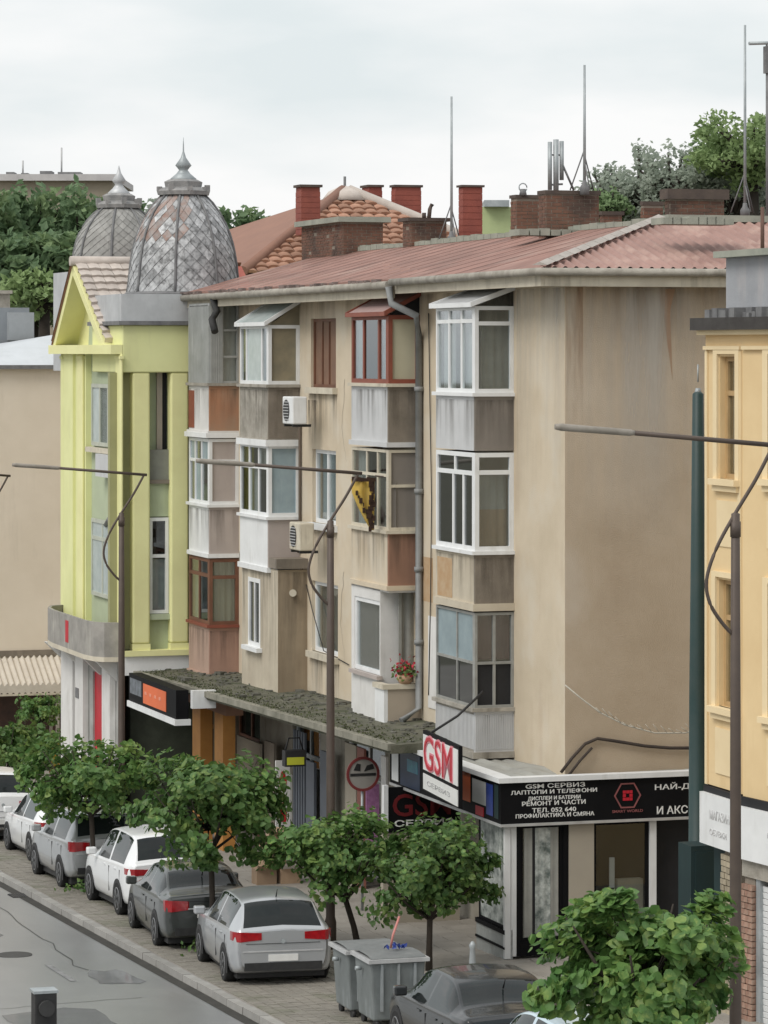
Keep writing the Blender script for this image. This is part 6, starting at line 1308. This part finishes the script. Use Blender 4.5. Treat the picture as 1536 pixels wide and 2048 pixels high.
VAN = [(0, .88, .36, 1.05, 1.1, .84), (.05, .95, .3, 1.08, 1.3, .83), (.16, .99, .26, 1.08, 1.75, .80), (.32, 1, .24, 1.08, 2.0, .79), (1.2, 1, .22, 1.07, 2.06, .79), (3.0, 1, .22, 1.06, 2.04, .79), (3.6, 1, .22, 1.05, 1.75, .78), (4.2, 1, .22, 1.02, 1.22, .8), (4.7, .94, .26, .92, 1.0, .8), (4.95, .8, .34, .7, .75, .7), (5.0, .7, .4, .55, .58, .6)]
def car(label, tab, Wd, paint, u_rear, v_c, yaw=0, rear=(.08, .50), cab=(.5, 2.95), wsh=None, wheels=(.82, 3.35), wr=.315, tail=(.78, .95, .26), kind='hatch', cat='car', name='parked_car', glass_m=None):
    o = thing(name, label, cat, (u_rear, v_c, G(u_rear)), R(180) + yaw, 'cars parked in a row along the kerb')
    tilt = Matrix.Rotation(math.atan(.035), 4, 'Y'); o.matrix_world = Matrix.Translation(W(u_rear, v_c, G(u_rear) + .0)) @ Matrix.Rotation(A + R(180) + yaw, 4, 'Z') @ tilt
    Lg = tab[-1][0]; hw = Wd / 2; nst = 120; xs = [Lg * i / (nst - 1) for i in range(nst)]
    def ring(x):
        w_, zb, be, zt, rw = interp(tab, x); w_ *= hw; rw *= hw; rw = min(rw, w_ * .94); g = max(0, zt - be)
        P = [(0, zb), (w_ * .8, zb), (w_ * .95, zb + .07), (w_ * .99, zb + .25), (w_, (zb + be) / 2 + .05), (w_ * .985, be - .10), (w_ * .955, be)]
        P += [(w_ * .955 + (rw - w_ * .955) * f, be + (g - .05 * min(1, g / .2)) * f ** .9) for f in (.33, .66, 1.0)]
        P += [(rw * .93, zt - .018 * min(1, g / .2)), (rw * .6, zt + .012), (0, zt + .035)]
        return P
    K = 12
    def fine(P, q=3):
        o_ = []
        for k in range(len(P) - 1):
            a, b, c, d = P[max(0, k - 1)], P[k], P[k + 1], P[min(len(P) - 1, k + 2)]
            for t_ in range(q):
                t = t_ / q; o_.append(tuple(.5 * (2 * b[c_] + (c[c_] - a[c_]) * t + (2 * a[c_] - 5 * b[c_] + 4 * c[c_] - d[c_]) * t * t + (3 * b[c_] - a[c_] - 3 * c[c_] + d[c_]) * t ** 3) for c_ in (0, 1)))
        return o_ + [P[-1]]
    rings = [fine(ring(x)) for x in xs]; body, sideg, sider, rearg, front = MB(), (MB(), MB()), (MB(), MB()), MB(), MB()
    ws = wsh or (cab[1] - .35, cab[1] + .22)
    def full(i): return [Vector((xs[i], y, z)) for y, z in rings[i]] + [Vector((xs[i], -y, z)) for y, z in rings[i][-2:0:-1]]
    FR = [full(i) for i in range(nst)]; n = len(FR[0])
    body.v = [tuple(p) for r_ in FR for p in r_]
    bp = [.56 * (cab[0] + cab[1]) - .25]
    for i in range(nst - 1):
        xm = (xs[i] + xs[i + 1]) / 2
        for j in range(n):
            jj = (j if j < 3 * K else 6 * K - 1 - j) // 3
            f = (i * n + j, i * n + (j + 1) % n, (i + 1) * n + (j + 1) % n, (i + 1) * n + j)
            tgt = None
            if jj in (6, 7, 8) and cab[0] < xm < cab[1] - .25 and not any(abs(xm - b) < .05 for b in bp): tgt = sideg[xm > bp[0]] if j < 3 * K else sider[xm > bp[0]]
            if jj >= 10 and rear[0] < xm < rear[1]: tgt = rearg
            if jj >= 10 and ws[0] < xm < ws[1]: tgt = front
            if tgt is None: body.sm.add(len(body.f)); body.f.append(f)
            else: tgt.add([body.v[q] for q in f], [(0, 1, 2, 3)], True)
    body.f.append(tuple(range(n))); body.f.append(tuple((nst - 1) * n + j for j in range(n))[::-1])
    body.build('body', paint, o)
    gm = glass_m or CAR_GLASS
    [sg.build('side_window', gm, o) for sg in (*sideg, *sider)]; rearg.build('rear_window', gm, o); front.build('windscreen', gm, o)
    zb0, zt0 = tab[0][2], tab[0][3]; w0 = tab[0][1] * hw
    # wheels with arches
    for xw in wheels:
        for s in (-1, 1):
            y = s * (hw + .004)
            ar = MB(); pl = [(xw + (wr + .055) * math.cos(t), wr + (wr + .055) * math.sin(t)) for t in [math.pi * k / 14 for k in range(15)]] + [(xw - wr - .055, .2), (xw + wr + .055, .2)]
            ar.prism(pl, -y - .006 if s > 0 else -y - .006, -y + .006, PLAIN); ar.build('wheel_arch', TRIM, o)
            tb = MB(); yy0 = y - s * .2; yy1 = y + s * .012
            tb.tube([Vector((xw, yy0, wr)), Vector((xw, yy1 - s * .03, wr)), Vector((xw, yy1, wr))], [wr, wr, wr - .03], 24); wo_ = tb.build('wheel', TYRE, o)
            rm = MB(); rm.tube([Vector((xw, yy1 - s * .01, wr)), Vector((xw, yy1 + s * .004, wr))], [wr * .68, wr * .66], 20)
            for k in range(5):
                a = 2 * math.pi * k / 5; c, sn = math.cos(a), math.sin(a); p = lambda r_, off: Vector((xw + r_ * c - off * sn, yy1 + s * .012, wr + r_ * sn + off * c))
                rm.add([p(.04, -.03), p(wr * .62, -.045), p(wr * .62, .045), p(.04, .03)], [(0, 1, 2, 3), (3, 2, 1, 0)])
            rm.build('rim', RIM, wo_)
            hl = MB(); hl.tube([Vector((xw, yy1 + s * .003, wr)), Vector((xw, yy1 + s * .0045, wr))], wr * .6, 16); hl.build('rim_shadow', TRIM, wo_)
    # tail lights wrap the rear corners
    z0, z1, ln = tail
    for s in (-1, 1):
        pw = lambda x: interp(tab, x)[0] * hw * .985
        po = [(-.014, w0 * (.50 if kind == 'hatch' else .58)), (-.014, w0 * .98), (.03, pw(.03) + .012), (ln * .5, pw(ln * .5) + .012), (ln, pw(ln) + .008), (ln, pw(ln) - .06), (.08, w0 * .9), (.02, w0 * .5)]
        poly = [(x, s * y) for x, y in po]
        if s < 0: poly = poly[::-1]
        m = MB(); k = len(poly); m.add([Vector((x, y, z0 + (.03 if abs(y) < w0 * .7 else 0) + (.02 if x > .1 else 0))) for x, y in poly] + [Vector((x, y, z1 - (.02 if abs(y) < w0 * .7 else 0))) for x, y in poly], [tuple(range(k))[::-1], tuple(range(k, 2 * k))] + [(i, (i + 1) % k, k + (i + 1) % k, k + i) for i in range(k)])
        m.build('tail_light', TAIL, o)
    pz = (.44 if kind == 'hatch' else .62)
    MB().bx(-.02, .0, -.26, .26, pz, pz + .115).build('number_plate', PLATE, o)
    MB().bx(-.018, .05, -w0 * .9, w0 * .9, zb0 - .06, zb0 + .08).build('lower_bumper', TRIM, o)
    MB().bx(-.012, .03, -w0 * .93, w0 * .93, pz + .16, pz + .18).build('bumper_strip', BRIGHTMETAL, o)
    MB().bx(.25, Lg - .35, -hw * .86, hw * .86, .13, zb0 + .02).build('underbody_shade', TRIM, o)  # dark box added to deepen the shade under the car
    MB().bx(-.010, .02, -w0 * .86, w0 * .86, pz + .30, pz + .308).build('tailgate_seam', TRIM, o)
    if kind == 'hatch': MB().tube([Vector((.09, .02, zt0 + .09)), Vector((.06, -.34, zt0 + .10))], .012, 5).build('wiper', TRIM, o)
    MB().tube([Vector((-.012, 0, zt0 - .12)), Vector((-.02, 0, zt0 - .12))], .04, 14).build('badge', STEEL, o)
    for s in (-1, 1):
        xm_ = ws[0] + .12; m = MB(); m.bx(xm_ - .06, xm_ + .1, s * (hw + .1) - .1, s * (hw + .1) + .1, .95 + tab[3][3] - .97, 1.1 + tab[3][3] - .97); bevel(m.build('wing_mirror', paint, o), .03)
        for b in (bp[0] - .55, bp[0] + .35): MB().bx(b - .09, b + .09, s * hw * .985 - .012, s * hw * .985 + .02, tab[3][3] - .16, tab[3][3] - .13).build('door_handle', paint, o)
        for xl in (bp[0] - .02, cab[0] + .25): MB().bx(xl - .006, xl + .006, s * hw * .99 - .003, s * (hw * 1.0 + .0015), tab[3][2] + .15, tab[3][3] - .14).build('door_seam', TRIM, o)
    ztop = interp(tab, cab[0] + .25)[3]
    MB().tube([Vector((cab[0] + .15, 0, ztop)), Vector((cab[0] + .02, 0, ztop + .16))], [.014, .006], 6).build('aerial', TRIM, o)
    return o
car('silver hatchback parked nearest in the row behind the bins', HATCH, 1.80, P_SILVER, 1.95, -5.91, R(-5))
car('graphite sedan with a silver sheet of light on its boot, ahead of the silver hatchback', SEDAN, 1.80, P_DARK, -2.85, -5.93, R(-4), (.66, 1.16), (.75, 3.2), None, (.95, 3.6), .32, (.74, .95, .2), 'sedan')
car('white crossover with slim red tail lights in the middle of the row', SUVT, 1.82, P_WHITE, -7.75, -5.45, 0, (.07, .42), (.45, 2.95), None, (.85, 3.4), .34, (.86, 1.0, .3), 'hatch')
car('grey-silver car behind a thin tree trunk in the row', SUVT, 1.80, P_GREY, -12.8, -5.55, 0, (.07, .42), (.45, 2.95), None, (.85, 3.4), .33, (.84, 1.05, .14), 'sedan')
car('white car second from the left edge under the trees', HATCH, 1.78, P_WHITE, -18.1, -5.12, 0, tail=(.8, .95, .3))
car('white car with a black rear window at the left edge', SUVT, 1.85, P_WHITE, -23.2, -5.75, 0, (.07, .42), (.45, 2.95), None, (.85, 3.4), .34, (.86, 1.0, .2), 'hatch')
car('black glossy sedan at the bottom edge beside the bins', SEDAN, 1.82, P_BLACK, 12.7, -5.42, R(-3), (.66, 1.16), (.75, 3.2), None, (.95, 3.6), .32, (.74, .92, .2), 'sedan')
car('pale blue car at the bottom edge under the front right tree', HATCH, 1.80, mat('pale_blue_car_paint', (.55, .66, .72), (.48, .60, .67), 1, .3, 0, coat=.7), 17.1, -5.62, R(-3), (.07, .42), (.45, 2.95), None, (.85, 3.4), .33)
# ================================================================== BINS, POST, SMALL THINGS
def bin_(label, u, v, w_, d_, h, rot, first=None):
    if first: o = copy_tree(first); o.location = W(u, v, G(u)); o.rotation_euler = (0, 0, A + rot); o['label'] = label; return o
    o = thing('waste_container', label, 'bin', (u, v, G(u)), rot, 'bins between the parked cars')
    b = MB(); b.add([Vector((x * k, y * k, z)) for (k, z) in ((.88, .14), (1, h)) for (x, y) in ((-d_ / 2, -w_ / 2), (d_ / 2, -w_ / 2), (d_ / 2, w_ / 2), (-d_ / 2, w_ / 2))], [(3, 2, 1, 0), (0, 1, 5, 4), (1, 2, 6, 5), (2, 3, 7, 6), (3, 0, 4, 7)]); bevel(b.build('container_body', BINSTEEL, o), .03)
    MB().bx(-d_ / 2 - .05, d_ / 2 + .05, -w_ / 2 - .05, w_ / 2 + .05, h - .06, h).build('rim', BRIGHTMETAL, o)
    l = MB(); n = 8
    for i in range(n): 
        t0, t1 = math.pi * i / n, math.pi * (i + 1) / n; f = lambda t: (-d_ / 2 * math.cos(t), h + .005 + .04 * math.sin(t)); (x0, z0), (x1, z1) = f(t0), f(t1)
        l.add([Vector((x0, -w_ / 2, z0)), Vector((x1, -w_ / 2, z1)), Vector((x1, w_ / 2, z1)), Vector((x0, w_ / 2, z0))], [(0, 1, 2, 3)], True)
    l.build('lid', mat('grey_bin_lid', (.20, .21, .21), (.13, .14, .14), 3, .6, .1) if 'grey_bin_lid' not in MATS else MATS['grey_bin_lid'], o)
    for k in (-.3, .0, .3): MB().bx(d_ / 2 * .93, d_ / 2 + .02, k * w_ - .02, k * w_ + .02, .3, h - .08).build('stiffener', STEEL, o)
    for sx in (-1, 1):
        for sy in (-1, 1): MB().tube([Vector((sx * d_ * .36, sy * w_ * .36 - .03, .08)), Vector((sx * d_ * .36, sy * w_ * .36 + .03, .08))], .08, 12).build('castor', TRIM, o)
    for s in (-1, 1): MB().tube([Vector((0, s * (w_ / 2 + .02), h - .2)), Vector((0, s * (w_ / 2 + .12), h - .2))], .035, 8).build('trunnion', STEEL, o)
    return o
bb = bin_('grey metal waste container with blue rag on its lid, nearer of the two', 6.55, -5.45, .92, .9, 1.13, 0)
bin_('grey metal waste container half hidden behind the nearer one', 5.4, -5.48, 1.12, 1.0, 1.2, 0, bb)
rg_ = MB(); rr = random.Random(3)
for i in range(18): leafquad(rg_, (rr.gauss(0, .06), rr.gauss(0, .1), .0 + abs(rr.gauss(0, .03))), .05, rr, .5)
tag(rg_.build('blue_rag', BLUE, None, (6.5, -5.3, G(6.5) + 1.22)), 'crumpled blue rag lying on the lid of the waste container', 'rag')
ps = tag(MB().tube([Vector((0, 0, 0)), Vector((.05, .02, .2)), Vector((.02, .14, .5))], .02, 6).build('stick', mat('pink_stick', (.6, .25, .22), (.5, .2, .18), 4, .6, 0), None, (6.5, -5.42, G(6.5) + 1.22)), 'pinkish stick poking out of the waste container lid', 'stick')
hb_u = U(88, -14.3); hz = Z(1982, hb_u, -14.3) - G(hb_u)
sgn = thing('signal_head', 'dark boxed signal head on a post at the bottom left', 'traffic signal', (hb_u, -14.3, G(hb_u) - .0))
MB().tube([Vector((0, 0, 0)), Vector((0, 0, hz - .2))], .05, 10).build('post', LAMPBROWN, sgn)
bevel(MB().bx(-.11, .11, -.125, .125, hz - .62, hz).build('housing', TRIM, sgn), .015); MB().bx(-.13, .115, -.14, .14, hz - .01, hz + .02).build('pale_cap', STEEL, sgn)
for z in (hz - .17, hz - .44): MB().tube([Vector((.11, 0, z)), Vector((.17, 0, z))], .09, 14).build('visor', mat('visor_black', (.03, .03, .03), (.04, .04, .04), 5, .5, 0) if 'visor_black' not in MATS else MATS['visor_black'], sgn)
bo_u = 4.6; bo_v = V(945, bo_u); bol = thing('bollard', 'pale bollard with dark foot standing on the pavement', 'bollard', (bo_u, bo_v, G(bo_u)))
MB().lathe([(.13, 0), (.13, .28), (.1, .34)], n=14).build('dark_foot', TRIM, bol); MB().lathe([(.1, .34), (.06, .6), (.045, .85), (.06, .92), (.02, .98)], n=14).build('pale_post', STEEL, bol)
# trim of the tree pits: small patches of weeds
wd = MB(); rr = random.Random(77)
for (u, v) in ((-2.62, -6.1), (-12.45, -6.15), (-2.5, -5.6)):
    for i in range(90): leafquad(wd, (u + rr.gauss(0, .3), v + rr.gauss(0, .25), G(u) + .06 + abs(rr.gauss(0, .09))), rr.uniform(.03, .07), rr, .4)
tag(wd.build('weeds', LEAF, None), kind='stuff'); bpy.data.objects['weeds']['label'] = 'tufts of weeds growing among the setts'
